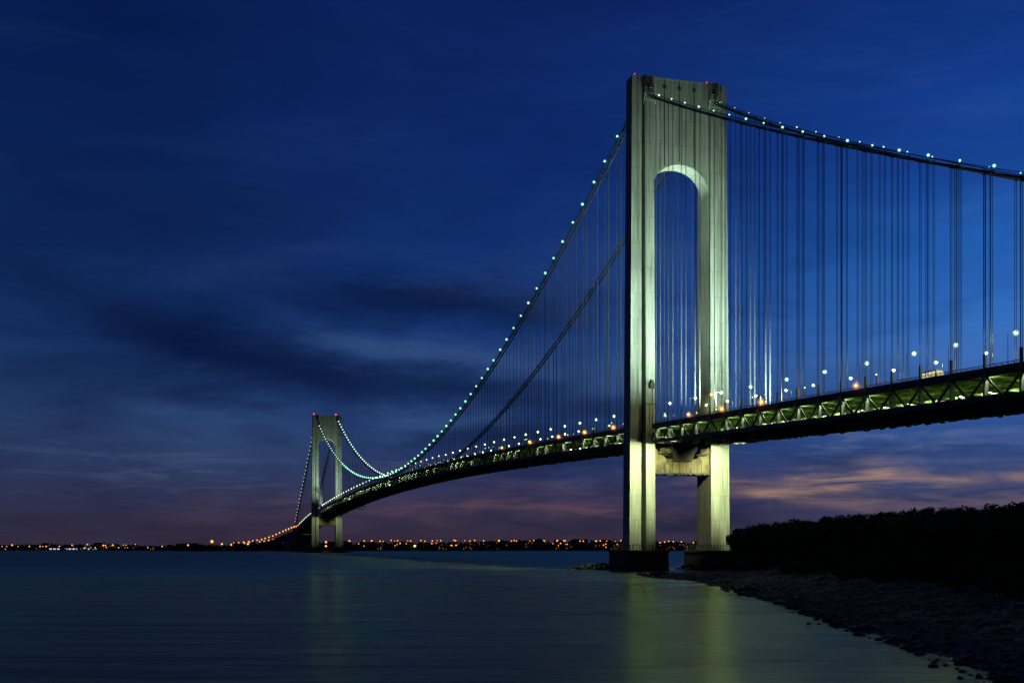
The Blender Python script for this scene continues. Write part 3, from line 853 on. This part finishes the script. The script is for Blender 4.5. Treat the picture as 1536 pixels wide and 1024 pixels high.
rk = random.Random(11)
def rock_mb(mb, c, r, rg=rk, lvl=1):
    sx, sy, sz = rg.uniform(.7, 1.3), rg.uniform(.7, 1.3), rg.uniform(.45, .8)
    a_ = rg.uniform(0, 6.28); ca, sa = math.cos(a_), math.sin(a_)
    vs0, fs0 = ICO[lvl]
    cuts = [(Vector((rg.uniform(-1, 1), rg.uniform(-1, 1), rg.uniform(-.2, 1))).normalized(), rg.uniform(.55, .85)) for _ in range(5)]
    vs = []
    for v in vs0:
        q = Vector(v)
        for n_, h_ in cuts:
            dd = q.dot(n_) - h_
            if dd > 0: q = q - n_ * dd
        q = q * (1 + rg.uniform(-.07, .07))
        x, y, z = q.x * sx * r, q.y * sy * r, q.z * sz * r
        vs.append((c[0] + x * ca - y * sa, c[1] + x * sa + y * ca, c[2] + z))
    mb.add(vs, fs0)
rf = MB(); rw = MB()
n = 0
while n < 9500:
    Y = 70 + 330 * rk.random() ** 1.5; e = rk.uniform(-.5, 25) if rk.random() < .75 else rk.uniform(8, 23)
    X = shore_x(Y) + e
    if X / Y > .47: 
        if rk.random() < .8: continue
    dens = .45 + .55 * (math.sin(X * .4 + Y * .09) * .5 + .5)
    if 2 < e < 7 and rk.random() < .6: continue
    if rk.random() > dens: continue
    r = min(.44, .13 * math.exp(abs(rk.gauss(0, .62)))) * (1 + Y / 420)
    rock_mb(rf if e > 5.5 + wob(X * 2, Y) * 2 else rw, (X, Y, ground_z(X, Y) + r * .12), r, lvl=1 if Y < 130 and r > .5 else 0)
    n += 1
o = rf.build('shore_stones', M['rock']); o['kind'] = 'stuff'; tag(o, 'grey rubble stones strewn over the shore bank below the trees', 'stones')

o = rw.build('wet_stones', M['wet']); o['kind'] = 'stuff'; tag(o, 'dark wet stones and gravel lining the edge of the water', 'stones')

# boulders standing in the shallows
bms = []
for k in range(5):
    mb = MB(); rock_mb(mb, (0, 0, 0), 1., lvl=2); bms.append(mb.mesh('boulder', M['wet']))
def boulder(px, py, wpx, lab=None, up=.25):
    Y = F * CAMZ / (py - YH); X = (px - CX) / F * Y; r = wpx / F * Y * .5
    o = bpy.data.objects.new('boulder', rk.choice(bms)); COL.objects.link(o)
    o.location = (X, Y, r * up); o.scale = (r, r * .9, r * rk.uniform(.8, 1.1)); o.rotation_euler = (0, 0, rk.uniform(0, 6.28))
    tag(o, lab or 'dark wet boulder at the water edge below the stony bank', 'boulder', 'boulders at the water edge'); return o
boulder(1318, 963, 12, 'largest lone dark boulder standing in the lit shallows off the bank', .75)
boulder(1400, 1000, 15, 'flat dark boulder alone in the water near the bottom right corner')
boulder(1440, 1018, 14, 'lowest dark boulder at the bottom edge, left of the stony bank')
boulder(1201, 920, 9, 'small dark boulder alone in the shallows, left of the bank bend')
boulder(1213, 936, 8, 'leftmost flat boulder lying low in the shallows')
for (x, y, w) in [(1192, 912, 7), (1224, 929, 11), (1228, 936, 6), (1238, 932, 9), (1247, 938, 8), (1254, 941, 9), (1270, 946, 10), (1284, 949, 8), (1296, 953, 11), (1304, 957, 7), (1346, 968, 7),
                  (1356, 972, 14), (1364, 975, 8), (1380, 982, 16), (1394, 989, 6), (1406, 990, 7), (1418, 998, 10), (1436, 1003, 9), (1456, 1012, 7), (1110, 886, 6), (1128, 891, 7), (1150, 899, 6), (1170, 906, 7), (1182, 910, 8)]:
    boulder(x, y, w)

for q in range(64):
    Y = 84 + 230 * rk.random() ** 1.6; e = rk.uniform(-2.2, 2.2); X = shore_x(Y) + e
    if X / Y > .45: continue
    r = rk.choice((.3, .4, .5, .6, .85, 1.1)) * (1 + Y / 500)
    o = bpy.data.objects.new('boulder', rk.choice(bms)); COL.objects.link(o)
    o.location = (X, Y, max(0, ground_z(X, Y)) + r * .1); o.scale = (r, r * rk.uniform(.6, 1.), r * rk.uniform(.6, 1.05)); o.rotation_euler = (0, 0, rk.uniform(0, 6.28))
    tag(o, 'dark wet boulder at the water edge below the stony bank', 'boulder', 'boulders at the water edge')

# dark riprap mound left of the near pier, and the small spit in front of it
def mound(name, pts, hgt, n, m, lab):
    mb = MB(); rg = random.Random(len(pts) + n)
    for i in range(n):
        k = rg.random(); a_, b_ = pts[0], pts[1]
        X = a_[0] + (b_[0] - a_[0]) * k + rg.gauss(0, 1.) * pts[2][0]; Y = a_[1] + (b_[1] - a_[1]) * k + rg.gauss(0, 1.) * pts[2][1]
        h = hgt * (1 - abs(2 * k - 1) ** 2.2) * rg.random()
        rock_mb(mb, (X, Y, h), rg.uniform(.5, 1.3), rg, 0)
    o = mb.build(name, m); o['kind'] = 'stuff'; tag(o, lab, 'rocks'); return o
mound('riprap', ((25.5, 510), (56, 492), (1.2, 5.)), 2.6, 420, M['wet'], 'low dark rock mound in the water left of the near tower pier')
mound('riprap', ((47.5, 408), (60, 398), (1.2, 2.)), .9, 110, M['wet'], 'thin line of dark rocks at the tip of the near spit')
mound('riprap', ((76, 505), (100, 470), (4, 6.)), 3.0, 320, M['wet'], 'dark rocks banked round the right pier of the near tower')
mound('riprap', ((-320, 1738), (-240, 1752), (4, 5.)), 2.2, 260, M['wet'], 'dark rocks round the foot of the distant tower')

# ------------------------------------------------------------------ trees on the bank
def leaf_cloud(mb, blobs, count, size, rg):
    tot = sum(b[3] ** 2 for b in blobs)
    for (bx, by, bz, br) in blobs:
        for _ in range(int(count * br ** 2 / tot)):
            v = Vector((rg.gauss(0, 1), rg.gauss(0, 1), rg.gauss(0, 1))).normalized() * br * rg.uniform(.55, 1.08)
            c_ = Vector((bx, by, bz)) + Vector((v.x, v.y, v.z * .85))
            a_ = Vector((rg.gauss(0, 1), rg.gauss(0, 1), rg.gauss(0, .8))).normalized()
            b_ = a_.cross(Vector((rg.gauss(0, 1), rg.gauss(0, 1), rg.gauss(0, 1)))).normalized()
            l_, w_ = size * rg.uniform(.7, 1.4), size * rg.uniform(.3, .55)
            mb.add([c_ - a_ * l_, c_ + b_ * w_, c_ + a_ * l_, c_ - b_ * w_], [(0, 1, 2, 3)])
def tree_meshes(seed, h):
    rg = random.Random(seed)
    tr = MB(); blobs = []
    tr.tube([(0, 0, -.6), (rg.uniform(-.2, .2), 0, h * .3), (rg.uniform(-.5, .5), rg.uniform(-.4, .4), h * .62)], [h * .022, h * .016, h * .007], 7)
    nb = 11
    for i in range(nb):
        a_ = i * 2.4 + rg.uniform(-.4, .4); z0 = h * rg.uniform(.22, .55); rr = h * rg.uniform(.12, .30); z1 = z0 + h * rg.uniform(.08, .30)
        e_ = (math.cos(a_) * rr, math.sin(a_) * rr, z1)
        tr.tube([(0, 0, z0), (e_[0] * .5, e_[1] * .5, z0 + (z1 - z0) * .65), e_], [h * .009, h * .006, h * .003], 5)
        blobs.append((*e_, h * rg.uniform(.10, .17)))
    for i in range(4): blobs.append((rg.uniform(-.1, .1) * h, rg.uniform(-.1, .1) * h, h * rg.uniform(.62, .86), h * rg.uniform(.09, .14)))
    for i in range(5): blobs.append((rg.uniform(-.2, .2) * h, rg.uniform(-.2, .2) * h, h * rg.uniform(.15, .4), h * rg.uniform(.1, .16)))
    cr = MB(); leaf_cloud(cr, blobs, 4200, .27, rg)
    return tr.mesh('trunk', M['bark']), cr.mesh('crown', M['leaf'])
TV = [tree_meshes(20 + k, 10.) for k in range(6)]
def shrub_meshes(seed, h):
    rg = random.Random(seed); st = MB(); blobs = []
    for i in range(7):
        a_ = i * 2.1; e_ = (math.cos(a_) * h * .35, math.sin(a_) * h * .35, h * rg.uniform(.4, .75))
        st.tube([(0, 0, -.3), e_], [.06, .025], 5); blobs.append((*e_, h * rg.uniform(.2, .32)))
    blobs.append((0, 0, h * .75, h * .25))
    cr = MB(); leaf_cloud(cr, blobs, 1500, .22, rg)
    return st.mesh('stems', M['bark']), cr.mesh('foliage', M['leaf'])
SV = [shrub_meshes(60 + k, 4.) for k in range(4)]
def add_tree(name, parts, pn, X, Y, sc, label, cat, group, rg):
    o = empty(name, (X, Y, ground_z(X, Y)), rg.uniform(0, 6.28), label, cat, group)
    o.scale = (sc[0], sc[0], sc[1])
    for me, nm in zip(parts, pn):
        c_ = bpy.data.objects.new(nm, me); COL.objects.link(c_); c_.parent = o
    return o
YT = [(1060, 806), (1088, 796), (1110, 789), (1150, 780), (1200, 773), (1250, 768), (1330, 766), (1378, 762), (1388, 755), (1440, 757), (1470, 758), (1490, 752), (1536, 746), (1700, 735)]
def ytop(px):
    for (a_, ya), (b_, yb) in zip(YT, YT[1:]):
        if a_ <= px <= b_: return ya + (yb - ya) * (px - a_) / (b_ - a_)
    return YT[0][1] if px < YT[0][0] else YT[-1][1]
tg = random.Random(5)
cnt = 0; placed = []
tries = 0
while cnt < 84 and tries < 6000:
    tries += 1
    Y = 140 + 300 * tg.random(); e = tg.uniform(24, 62); X = shore_x(min(Y, 360)) + e
    px = CX + F * X / Y
    if px > 1640 or px < 1106: continue
    if any((X - a_) ** 2 + (Y - b_) ** 2 < 24 for a_, b_ in placed): continue
    zt = CAMZ + (YH - ytop(px)) * Y / F
    h = zt - ground_z(X, Y)
    if h < 3.5 or h > 17: continue
    h *= tg.uniform(.86, 1.02)
    placed.append((X, Y))
    add_tree('tree', TV[cnt % 6], ('trunk', 'crown'), X, Y, (h / 10 * tg.uniform(.9, 1.15) if h > 7 else h / 8.5, h / 9.4),
             'dark leafy tree in the black wood on the bank right of the near tower', 'tree', 'trees in the wood on the bank', tg)
    cnt += 1
cnt = 0; tries = 0
while cnt < 90 and tries < 4000:
    tries += 1
    Y = 110 + 320 * tg.random() ** .9; e = tg.uniform(19, 34) if Y > 200 else tg.uniform(20, 33)
    X = shore_x(min(Y, 360)) + e; px = CX + F * X / Y
    if px > 1620 or px < 1088: continue
    hmax = CAMZ + (YH - ytop(px) - 8) * Y / F - ground_z(X, Y)
    if hmax < 1.5: continue
    k = min(tg.uniform(.7, 1.5), hmax / 4.4)
    add_tree('shrub', SV[cnt % 4], ('stems', 'foliage'), X, Y, (k * tg.uniform(1., 1.4), k), 'low dark shrub at the edge of the wood above the stony bank', 'shrub', 'shrubs along the edge of the wood', tg)
    cnt += 1

# ------------------------------------------------------------------ far shore
def far_edge(X):
    if X < -700: return 2420 + 30 * math.sin(X * .01)
    if X < -330: return 2140 + 30 * math.sin(X * .013) + max(0, (-X - 560)) * 1.2
    if X < -250: return 2140 + (X + 330) * 2.2
    return 2316 + 40 * math.sin(X * .006)
def far_z(X, Y):
    e = Y - far_edge(X)
    hh = 11 + 4 * math.sin(X * .004 + 1) + 3 * math.sin(X * .011)
    if X < -800: hh *= .55
    return -2 if e < -5 else min(hh, max(0, e) * .07 + .3 * (e > 0)) 
def far_land():
    mb = MB(); Xs = [-2600 + 26 * i for i in range(205)]; offs = [-12, 0, 4, 12, 30, 60, 100, 160, 240, 400, 700, 1400, 4000, 12000]
    vs = []; fs = []
    for X in Xs:
        for o_ in offs:
            Y = far_edge(X) + o_; vs.append((X * (Y / 2300. if o_ > 500 else 1), Y, far_z(X, Y) if o_ < 700 else far_z(X, far_edge(X) + 600)))
    n = len(offs)
    for i in range(len(Xs) - 1):
        for k in range(n - 1): fs.append((i * n + k, i * n + n + k, i * n + n + k + 1, i * n + k + 1))
    mb.add(vs, fs); return mb.build('far_shore', M['fland'], smooth=True)
struct(far_land())
fw = MB(); fg = random.Random(9)
for i in range(1500):
    X = fg.uniform(-1250, 900); e = fg.choice((fg.uniform(12, 60), fg.uniform(60, 380)))
    Y = far_edge(X) + e
    if -470 < X < -330 and Y < 2210: continue
    r = fg.uniform(2.6, 5.2) * (1 if X > -700 else .75)
    z = far_z(X, Y)
    fw.ball((X, Y, z + r * .9), r, (1, 1, fg.uniform(.7, 1.25)), .28, fg, 1)
o = fw.build('far_wood', M['fwood']); o['kind'] = 'stuff'; tag(o, 'low dark belt of trees along the whole far shore', 'woodland')

def house_proto(w, dp, h, gable, lit):
    o = empty('house', (0, 0, 0), 0, 'small dark house with lit windows on the far shore', 'house', 'houses along the far shore')
    mb = MB(); mb.box(-w / 2, w / 2, -dp / 2, dp / 2, -2, h); mb.build('wall', M['house'], o)
    mb = MB()
    if gable:
        mb.add([(-w / 2 - .4, -dp / 2 - .4, h), (w / 2 + .4, -dp / 2 - .4, h), (w / 2 + .4, dp / 2 + .4, h), (-w / 2 - .4, dp / 2 + .4, h), (-w / 2 - .4, 0, h + 3.), (w / 2 + .4, 0, h + 3.)],
               [(0, 1, 5, 4), (2, 3, 4, 5), (0, 4, 3), (1, 2, 5), (0, 3, 2, 1)])
    else: mb.box(-w / 2 - .3, w / 2 + .3, -dp / 2 - .3, dp / 2 + .3, h + .002, h + .7)
    mb.build('roof', M['roof'], o)
    for (x, z) in lit:
        mb = MB(); mb.box(x - .7, x + .7, -dp / 2 - .08, -dp / 2 - .01, z, z + 1.5); mb.build('window', M['amber'], o)
    return o
HP = [house_proto(11, 9, 6.2, True, [(-3, 1.2), (2.4, 1.2), (2.4, 4.)]), house_proto(16, 10, 7.5, False, [(-5, 1.5), (0, 1.5), (4.6, 4.6)]), house_proto(9, 8, 5.4, True, [(1.5, 1.2)]), house_proto(22, 12, 10.5, False, [(-7, 2), (-2, 5.2), (5, 5.2), (8, 2)])]
hp_used = set(); hg = random.Random(21)
def put_house(k, X, Y):
    loc = (X, Y, far_z(X, Y)); rz = hg.uniform(-.5, .5)
    if k not in hp_used:
        hp_used.add(k); HP[k].location = loc; HP[k].rotation_euler = (0, 0, rz)
    else: dup(HP[k], loc, rz)
for i in range(74):
    X = hg.uniform(-290, 560) if i < 56 else hg.uniform(-1080, -560)
    put_house(i % 4, X, far_edge(X) + hg.uniform(14, 150))
# white-lit shed at far left
X = (115 - CX) / F * 2450
sh = empty('waterfront_shed', (X, 2436, far_z(X, 2436) + .2), 0, 'long low shed with a white-lit front at the far left shoreline', 'shed')
mb = MB(); mb.box(-56, 56, 0, 14, -2, 5.2); mb.build('wall', M['house'], sh)
mb = MB(); mb.frustum((-57, 57, -1, 15, 5.21), (-56, 56, 5, 9, 6.6)); mb.build('roof', M['roof'], sh)
for k in range(13):
    if k in (3, 9): continue
    mb = MB(); x = -50 + k * 8.2; mb.box(x - 2.6, x + 2.6, -.3, -.02, .6, 2.9); mb.build('window', M['whitelit'], sh)

# lamps on the far shore
osm = [simple_lamp('shore_lamp', 8., r, M['orangefar']) for r in (.85, 1.2, 1.6)]
wsm = simple_lamp('shore_lamp', 8., .8, M['lampfar'])
lab_o = 'tiny orange street lamp among the dark trees and houses of the far shore'
def shore_lamp(px, py, me, lab=lab_o, grp='orange street lamps on the far shore', Yo=0):
    X0 = (px - CX) / F * 2350; Y = far_edge(X0) + 30 + Yo
    q = world_at(px, py, Y); z = far_z(q.x, Y)
    hgt = max(4.5, q.z - z)
    o = place(me, 'shore_lamp', (q.x, Y, z - .2), 0, lab, 'street lamp', grp)
    o.scale = (1, 1, 1); o.location.z = q.z - 8.
    return o
for i in range(46):
    px = 522 + (940 - 522) * i / 46 + hg.uniform(-11, 11)
    shore_lamp(px, 810.5 + hg.uniform(-.8, .8), osm[hg.choice((0, 1, 1))], Yo=hg.uniform(60, 120))
for i in range(44):
    px = hg.choice((538, 545, 600, 640, 650, 676, 690, 730, 742, 812, 838, 850, 905, 920, 948)) + hg.gauss(0, 7); shore_lamp(px, hg.uniform(813.5, 822), osm[hg.choice((0, 0, 1))], Yo=hg.uniform(0, 60))
for px in (990, 997, 1003, 1010, 1016, 1022, 1040): shore_lamp(px, 811 + hg.uniform(-1, 4), osm[1], Yo=80)
for (px, py, k) in [(3, 819, 0), (8, 823, 0), (18, 817, 2), (19, 823, 1), (10, 819, 0), (27, 819, 0), (44, 819, 1), (60, 819, 1), (64, 819, 0), (69, 819, 1), (73, 823, 0), (79, 823, 1), (84, 823, 1), (89, 819, 1), (108, 817, 1), (112, 821, 0), (131, 816, 1), (136, 821, 0), (155, 817.5, 2), (158, 817.5, 1), (169, 817, 2), (185, 817, 0), (189, 817, 0), (203, 816, 0), (243, 819, 1), (267, 820, 2), (282, 817, 2)]:
    shore_lamp(px, py, osm[k])
for i in range(10): shore_lamp(hg.uniform(100, 240), 821 + hg.uniform(-1, 1), wsm, 'tiny white lamp on the low far left shore', 'white lamps on the far left shore')
def big_lamp(px, py, r, m, halo, lab, cat='street lamp'):
    Y = far_edge((px - CX) / F * 2300) + 25; q = world_at(px, py, Y); z0 = far_z(q.x, Y)
    o = empty('shore_lamp', (q.x, Y, z0), 0, lab, cat, 'bright lamps on the far shore')
    h = q.z - z0
    mb = MB(); mb.tube([(0, 0, -1), (0, 0, h)], .25, 6); mb.build('pole', M['pole'], o)
    mb = MB(); mb.box(-.6, .6, -.6, .6, h + .01, h + .5); hd = mb.build('lamp_head', M['pole'], o)
    mb = MB(); mb.ball((0, -.6, h - r * .4), r, lvl=2); mb.build('bulb', m, hd, smooth=True)
    mb = MB(); mb.ball((0, -.6, h - r * .4), r * 2.1, lvl=2); mb.build('lamp_halo_globe', halo, hd, smooth=True)  # added halo imitating the glow of the distant lamp
farhalo = globe('far_bulb_halo_globe', (1., .30, .02), .045)
big_lamp(318, 811, 2.08, M['orangebig'], farhalo, 'largest bright orange lamp left of the distant bridge end')
big_lamp(333, 815, 1.36, M['orangebig'], farhalo, 'bright orange lamp just right of the largest orange lamp')
big_lamp(347, 816, 1.22, M['orangebig'], farhalo, 'bright orange lamp midway between the largest orange lamp and the approach viaduct')
big_lamp(372, 815, 1.36, M['orangebig'], farhalo, 'bright orange lamp at the foot of the curving approach')
big_lamp(677, 818, 1.87, M['orangebig'], farhalo, 'brightest orange lamp on the far shore between the two towers')
big_lamp(684, 817, 1.08, M['orangebig'], farhalo, 'orange lamp touching the right side of the brightest far shore lamp')
big_lamp(622, 818, 1.6, M['green'], globe('green_bulb_halo_globe', (.4, .7, .25), .06), 'only greenish white lamp on the far shore between the two towers')
big_lamp(489, 812, 1.44, M['orangebig'], farhalo, 'upper orange lamp seen between the legs of the distant tower')
big_lamp(489, 818, 1.44, M['orangebig'], farhalo, 'lower orange lamp seen between the legs of the distant tower')

# ------------------------------------------------------------------ floodlights
def spot(name, loc, tgt, power, col, ang, blend, rad=.6):
    l = bpy.data.lights.new(name, 'SPOT'); l.energy = power; l.color = col; l.spot_size = R(ang); l.spot_blend = blend; l.shadow_soft_size = rad
    o = bpy.data.objects.new(name, l); COL.objects.link(o); o.location = loc
    o.rotation_euler = (Vector(tgt) - Vector(loc)).to_track_quat('-Z', 'Y').to_euler(); return o
GW = (.74, 1., .76); YG = (.90, 1., .50)
for s0 in (0., L):
    sa = s0 - 70; sb_ = s0 - 36
    for sg, el, pw in ((-1, 41., .66e6), (1, 37., .68e6)):
        zl = top_z(sa) + 1.2
        spot('flood', wpt(sg * 9.5, sa, zl), wpt(sg * 14.5, s0 - 5, zl + 65 * math.tan(R(el))), pw * (1 if s0 < 1 else .42), GW, 71, 1.)
        spot('flood', wpt(sg * 13.2, sb_, bot_z(sb_) - .6), wpt(sg * 17.4, s0 - 7, 39.), 1.7e5 if s0 < 1 else .22e5, YG, 70, .8)

spot('flood', wpt(-5., -33, bot_z(-33) - .8), wpt(12.8, 0, 31.), 4.2e4, (1., .92, .42), 62, .8)
for s0, k in ((0., 1.), (L, .5)):
    for t_, a_ in ((-6., 4.5), (6., -4.5)):
        spot('flood', wpt(t_, s0 - 1, top_z(s0) + .6), wpt(a_, s0, 170.), .42e6 * k, GW, 21, .9)

# ------------------------------------------------------------------ sky
wd = bpy.data.worlds.new('World'); scn.world = wd; wd.use_nodes = True
nt = wd.node_tree; nt.nodes.clear()
wo = nt.nodes.new('ShaderNodeOutputWorld'); bg = nt.nodes.new('ShaderNodeBackground'); nt.links.new(bg.outputs[0], wo.inputs[0])
tc = nt.nodes.new('ShaderNodeTexCoord'); sp = nt.nodes.new('ShaderNodeSeparateXYZ'); nt.links.new(tc.outputs['Generated'], sp.inputs[0])
x, y, z = sp.outputs
u = mth(nt, 'ARCTAN2', x, y)
hz = mth(nt, 'SQRT', mth(nt, 'ADD', mth(nt, 'MULTIPLY', x, x), mth(nt, 'MULTIPLY', y, y)))
v = mth(nt, 'DIVIDE', z, mth(nt, 'MAXIMUM', hz, .05))
def P(py): return max(0., min(1., (YH - py) / F * 2))
v2 = mth(nt, 'MULTIPLY', v, 2., clamp=True)
def rmp(st): return ramp(nt, v2, [(P(a_), lin(*c_)) for a_, c_ in st])
left = rmp([(818, (46, 38, 54)), (780, (44, 42, 66)), (740, (42, 46, 76)), (690, (38, 50, 86)), (600, (29, 52, 95)), (500, (20, 47, 96)), (400, (14, 39, 87)), (200, (10, 32, 84)), (0, (8, 27, 78))])
mid = rmp([(818, (56, 43, 58)), (785, (56, 48, 70)), (740, (52, 53, 86)), (700, (43, 58, 102)), (650, (35, 60, 112)), (600, (30, 62, 120)), (500, (25, 58, 122)), (400, (19, 50, 114)), (200, (14, 42, 104)), (0, (12, 37, 98))])
right = rmp([(818, (64, 52, 80)), (780, (62, 60, 96)), (740, (58, 68, 108)), (700, (50, 72, 122)), (640, (48, 84, 150)), (560, (64, 112, 184)), (490, (50, 110, 192)), (400, (35, 94, 176)), (300, (25, 72, 153)), (200, (20, 60, 142)), (0, (15, 46, 116))])
f1 = nd(nt, 'ShaderNodeMapRange', interpolation_type='SMOOTHSTEP'); f1.inputs[1].default_value = -.40; f1.inputs[2].default_value = .08; nt.links.new(u, f1.inputs[0])
f2 = nd(nt, 'ShaderNodeMapRange', interpolation_type='SMOOTHSTEP'); f2.inputs[1].default_value = .02; f2.inputs[2].default_value = .44; nt.links.new(u, f2.inputs[0])
c = mixc(nt, f2.outputs[0], mixc(nt, f1.outputs[0], left, mid), right)
# cloud coordinates, warped
cv = nt.nodes.new('ShaderNodeCombineXYZ'); nt.links.new(u, cv.inputs[0]); nt.links.new(v, cv.inputs[1])
def mapv(sx, sy, rot=0., off=(0, 0, 0)):
    mp = nt.nodes.new('ShaderNodeMapping'); mp.inputs['Scale'].default_value = (sx, sy, 1); mp.inputs['Rotation'].default_value = (0, 0, rot); mp.inputs['Location'].default_value = off
    nt.links.new(cv.outputs[0], mp.inputs[0]); return mp.outputs[0]
wn = noise(nt, mapv(5, 16), 1., 5, .6); wn2 = noise(nt, mapv(9, 26, .2, (3, 1, 0)), 1., 5, .6)
uw = mth(nt, 'ADD', u, mth(nt, 'MULTIPLY', mth(nt, 'SUBTRACT', wn, .5), .14))
vw = mth(nt, 'ADD', v, mth(nt, 'MULTIPLY', mth(nt, 'SUBTRACT', wn2, .5), .055))
def band(x0, y0, x1, y1, w):
    u0, v0, u1, v1 = (x0 - CX) / F, (YH - y0) / F, (x1 - CX) / F, (YH - y1) / F
    k = (v1 - v0) / (u1 - u0); um, l_ = (u0 + u1) / 2, (u1 - u0) / 2
    dv = mth(nt, 'DIVIDE', mth(nt, 'SUBTRACT', mth(nt, 'SUBTRACT', vw, v0), mth(nt, 'MULTIPLY', mth(nt, 'SUBTRACT', uw, u0), k)), w / F)
    du = mth(nt, 'DIVIDE', mth(nt, 'SUBTRACT', uw, um), l_)
    q = mth(nt, 'ADD', mth(nt, 'MULTIPLY', dv, dv), mth(nt, 'POWER', mth(nt, 'ABSOLUTE', du), 4.))
    return mth(nt, 'POWER', 2.718, mth(nt, 'MULTIPLY', q, -1.))
def mx(*a_):
    r_ = a_[0]
    for q in a_[1:]: r_ = mth(nt, 'MAXIMUM', r_, q)
    return r_
def SC(f, k): return mth(nt, 'MULTIPLY', f, k)
darks = mx(SC(band(130, 478, 640, 600, 46), 1.), SC(band(330, 560, 860, 585, 34), .85), SC(band(20, 420, 330, 500, 26), .5), SC(band(400, 440, 900, 470, 36), .9), SC(band(560, 655, 900, 668, 22), .75), SC(band(640, 612, 960, 600, 26), .7),
           SC(band(560, 700, 1000, 690, 12), .5), SC(band(840, 775, 1120, 782, 12), .8), SC(band(700, 790, 960, 792, 10), .6), SC(band(1180, 700, 1500, 690, 14), .35))
dk_c = ramp(nt, v2, [(P(818), lin(38, 36, 52)), (P(770), lin(32, 39, 66)), (P(680), lin(20, 32, 72)), (P(560), lin(13, 28, 68)), (P(420), lin(10, 26, 68))])
c = mixc(nt, SC(darks, 1.), c, dk_c)
# light grey-blue streaks
ls = noise(nt, mapv(9, 85, .05), 1., 8, .66, .5)
lw = mx(SC(band(480, 512, 860, 552, 20), .75), SC(band(540, 628, 780, 640, 20), .75), SC(band(150, 610, 470, 650, 34), .5), SC(band(860, 560, 1000, 570, 26), .45), SC(band(0, 650, 420, 690, 60), .25))
c = mixc(nt, SC(lw, .8), c, lin(56, 86, 134))
wis = mth(nt, 'MULTIPLY', ramp(nt, ls, [(.47, (0, 0, 0)), (.66, (1, 1, 1))]), mx(SC(band(1000, 665, 1536, 675, 34), .8), SC(band(560, 700, 1000, 735, 20), .5), SC(band(-20, 690, 500, 740, 40), .35)))
c = mixc(nt, SC(wis, .6), c, lin(112, 122, 160))
# warm streaks low down
big = noise(nt, mapv(3.2, 15, .16, (2, 4, 0)), 1., 7, .62, .6)
low_w = ramp(nt, v2, [(0., (.7, .7, .7)), (.12, (1, 1, 1)), (.45, (.85, .85, .85)), (.62, (.35, .35, .35)), (1., (.2, .2, .2))])
c = mixc(nt, mth(nt, 'MULTIPLY', low_w, mth(nt, 'MULTIPLY', ramp(nt, big, [(.50, (0, 0, 0)), (.70, (1, 1, 1))]), mth(nt, 'SUBTRACT', .78, mth(nt, 'MULTIPLY', f2.outputs[0], .42)))), c, dk_c)
c = mixc(nt, mth(nt, 'MULTIPLY', low_w, mth(nt, 'MULTIPLY', ramp(nt, big, [(.28, (1, 1, 1)), (.47, (0, 0, 0))]), .30)), c, mixc(nt, f2.outputs[0], lin(52, 78, 122), lin(74, 112, 176)))
ws_ = noise(nt, mapv(10, 105, -.03, (5, 2, 0)), 1., 8, .66, .7)
wm = mth(nt, 'MULTIPLY', ramp(nt, ws_, [(.38, (0, 0, 0)), (.64, (1, 1, 1))]), mx(SC(band(1040, 728, 1440, 732, 17), 1.0), SC(band(1460, 722, 1600, 718, 12), .7), SC(band(1060, 752, 1560, 750, 14), .35)))
c = mixc(nt, SC(wm, .78), c, lin(178, 140, 116))
wm2 = mth(nt, 'MULTIPLY', ramp(nt, ws_, [(.36, (0, 0, 0)), (.62, (1, 1, 1))]), mx(SC(band(560, 755, 1000, 764, 14), 1.), SC(band(240, 770, 560, 775, 26), .35), SC(band(700, 730, 960, 728, 9), .4)))
c = mixc(nt, SC(wm2, .5), c, lin(112, 80, 86))
# overall soft mottling, darker below the horizon
mo = noise(nt, mapv(4, 11, .1, (1, 7, 0)), 1., 5, .6)
c = mixc(nt, 1., c, ramp(nt, mo, [(.3, (.78, .80, .86)), (.7, (1.16, 1.14, 1.08))]), 'MULTIPLY')
fb = nd(nt, 'ShaderNodeMapRange', interpolation_type='SMOOTHSTEP'); fb.inputs[1].default_value = .75; fb.inputs[2].default_value = .1; nt.links.new(y, fb.inputs[0])
c = mixc(nt, fb.outputs[0], c, lin(25, 31, 44))
hs = nd(nt, 'ShaderNodeHueSaturation', i_Saturation=1.); nt.links.new(c, hs.inputs['Color']); c = hs.outputs[0]
nt.links.new(c, bg.inputs[0]); bg.inputs[1].default_value = 1.

# ------------------------------------------------------------------ render settings
scn.view_settings.view_transform = 'Standard'; scn.view_settings.look = 'None'; scn.view_settings.exposure = 0
scn.render.engine = 'CYCLES'
cy = scn.cycles
cy.max_bounces = 5; cy.diffuse_bounces = 3; cy.glossy_bounces = 3; cy.transparent_max_bounces = 24
cy.sample_clamp_indirect = 1.5; cy.sample_clamp_direct = 0
cy.use_light_tree = True
cy.caustics_reflective = False; cy.caustics_refractive = False
cy.use_denoising = True
try: cy.denoiser = 'OPENIMAGEDENOISE'; cy.denoising_input_passes = 'RGB_ALBEDO_NORMAL'
except Exception: pass
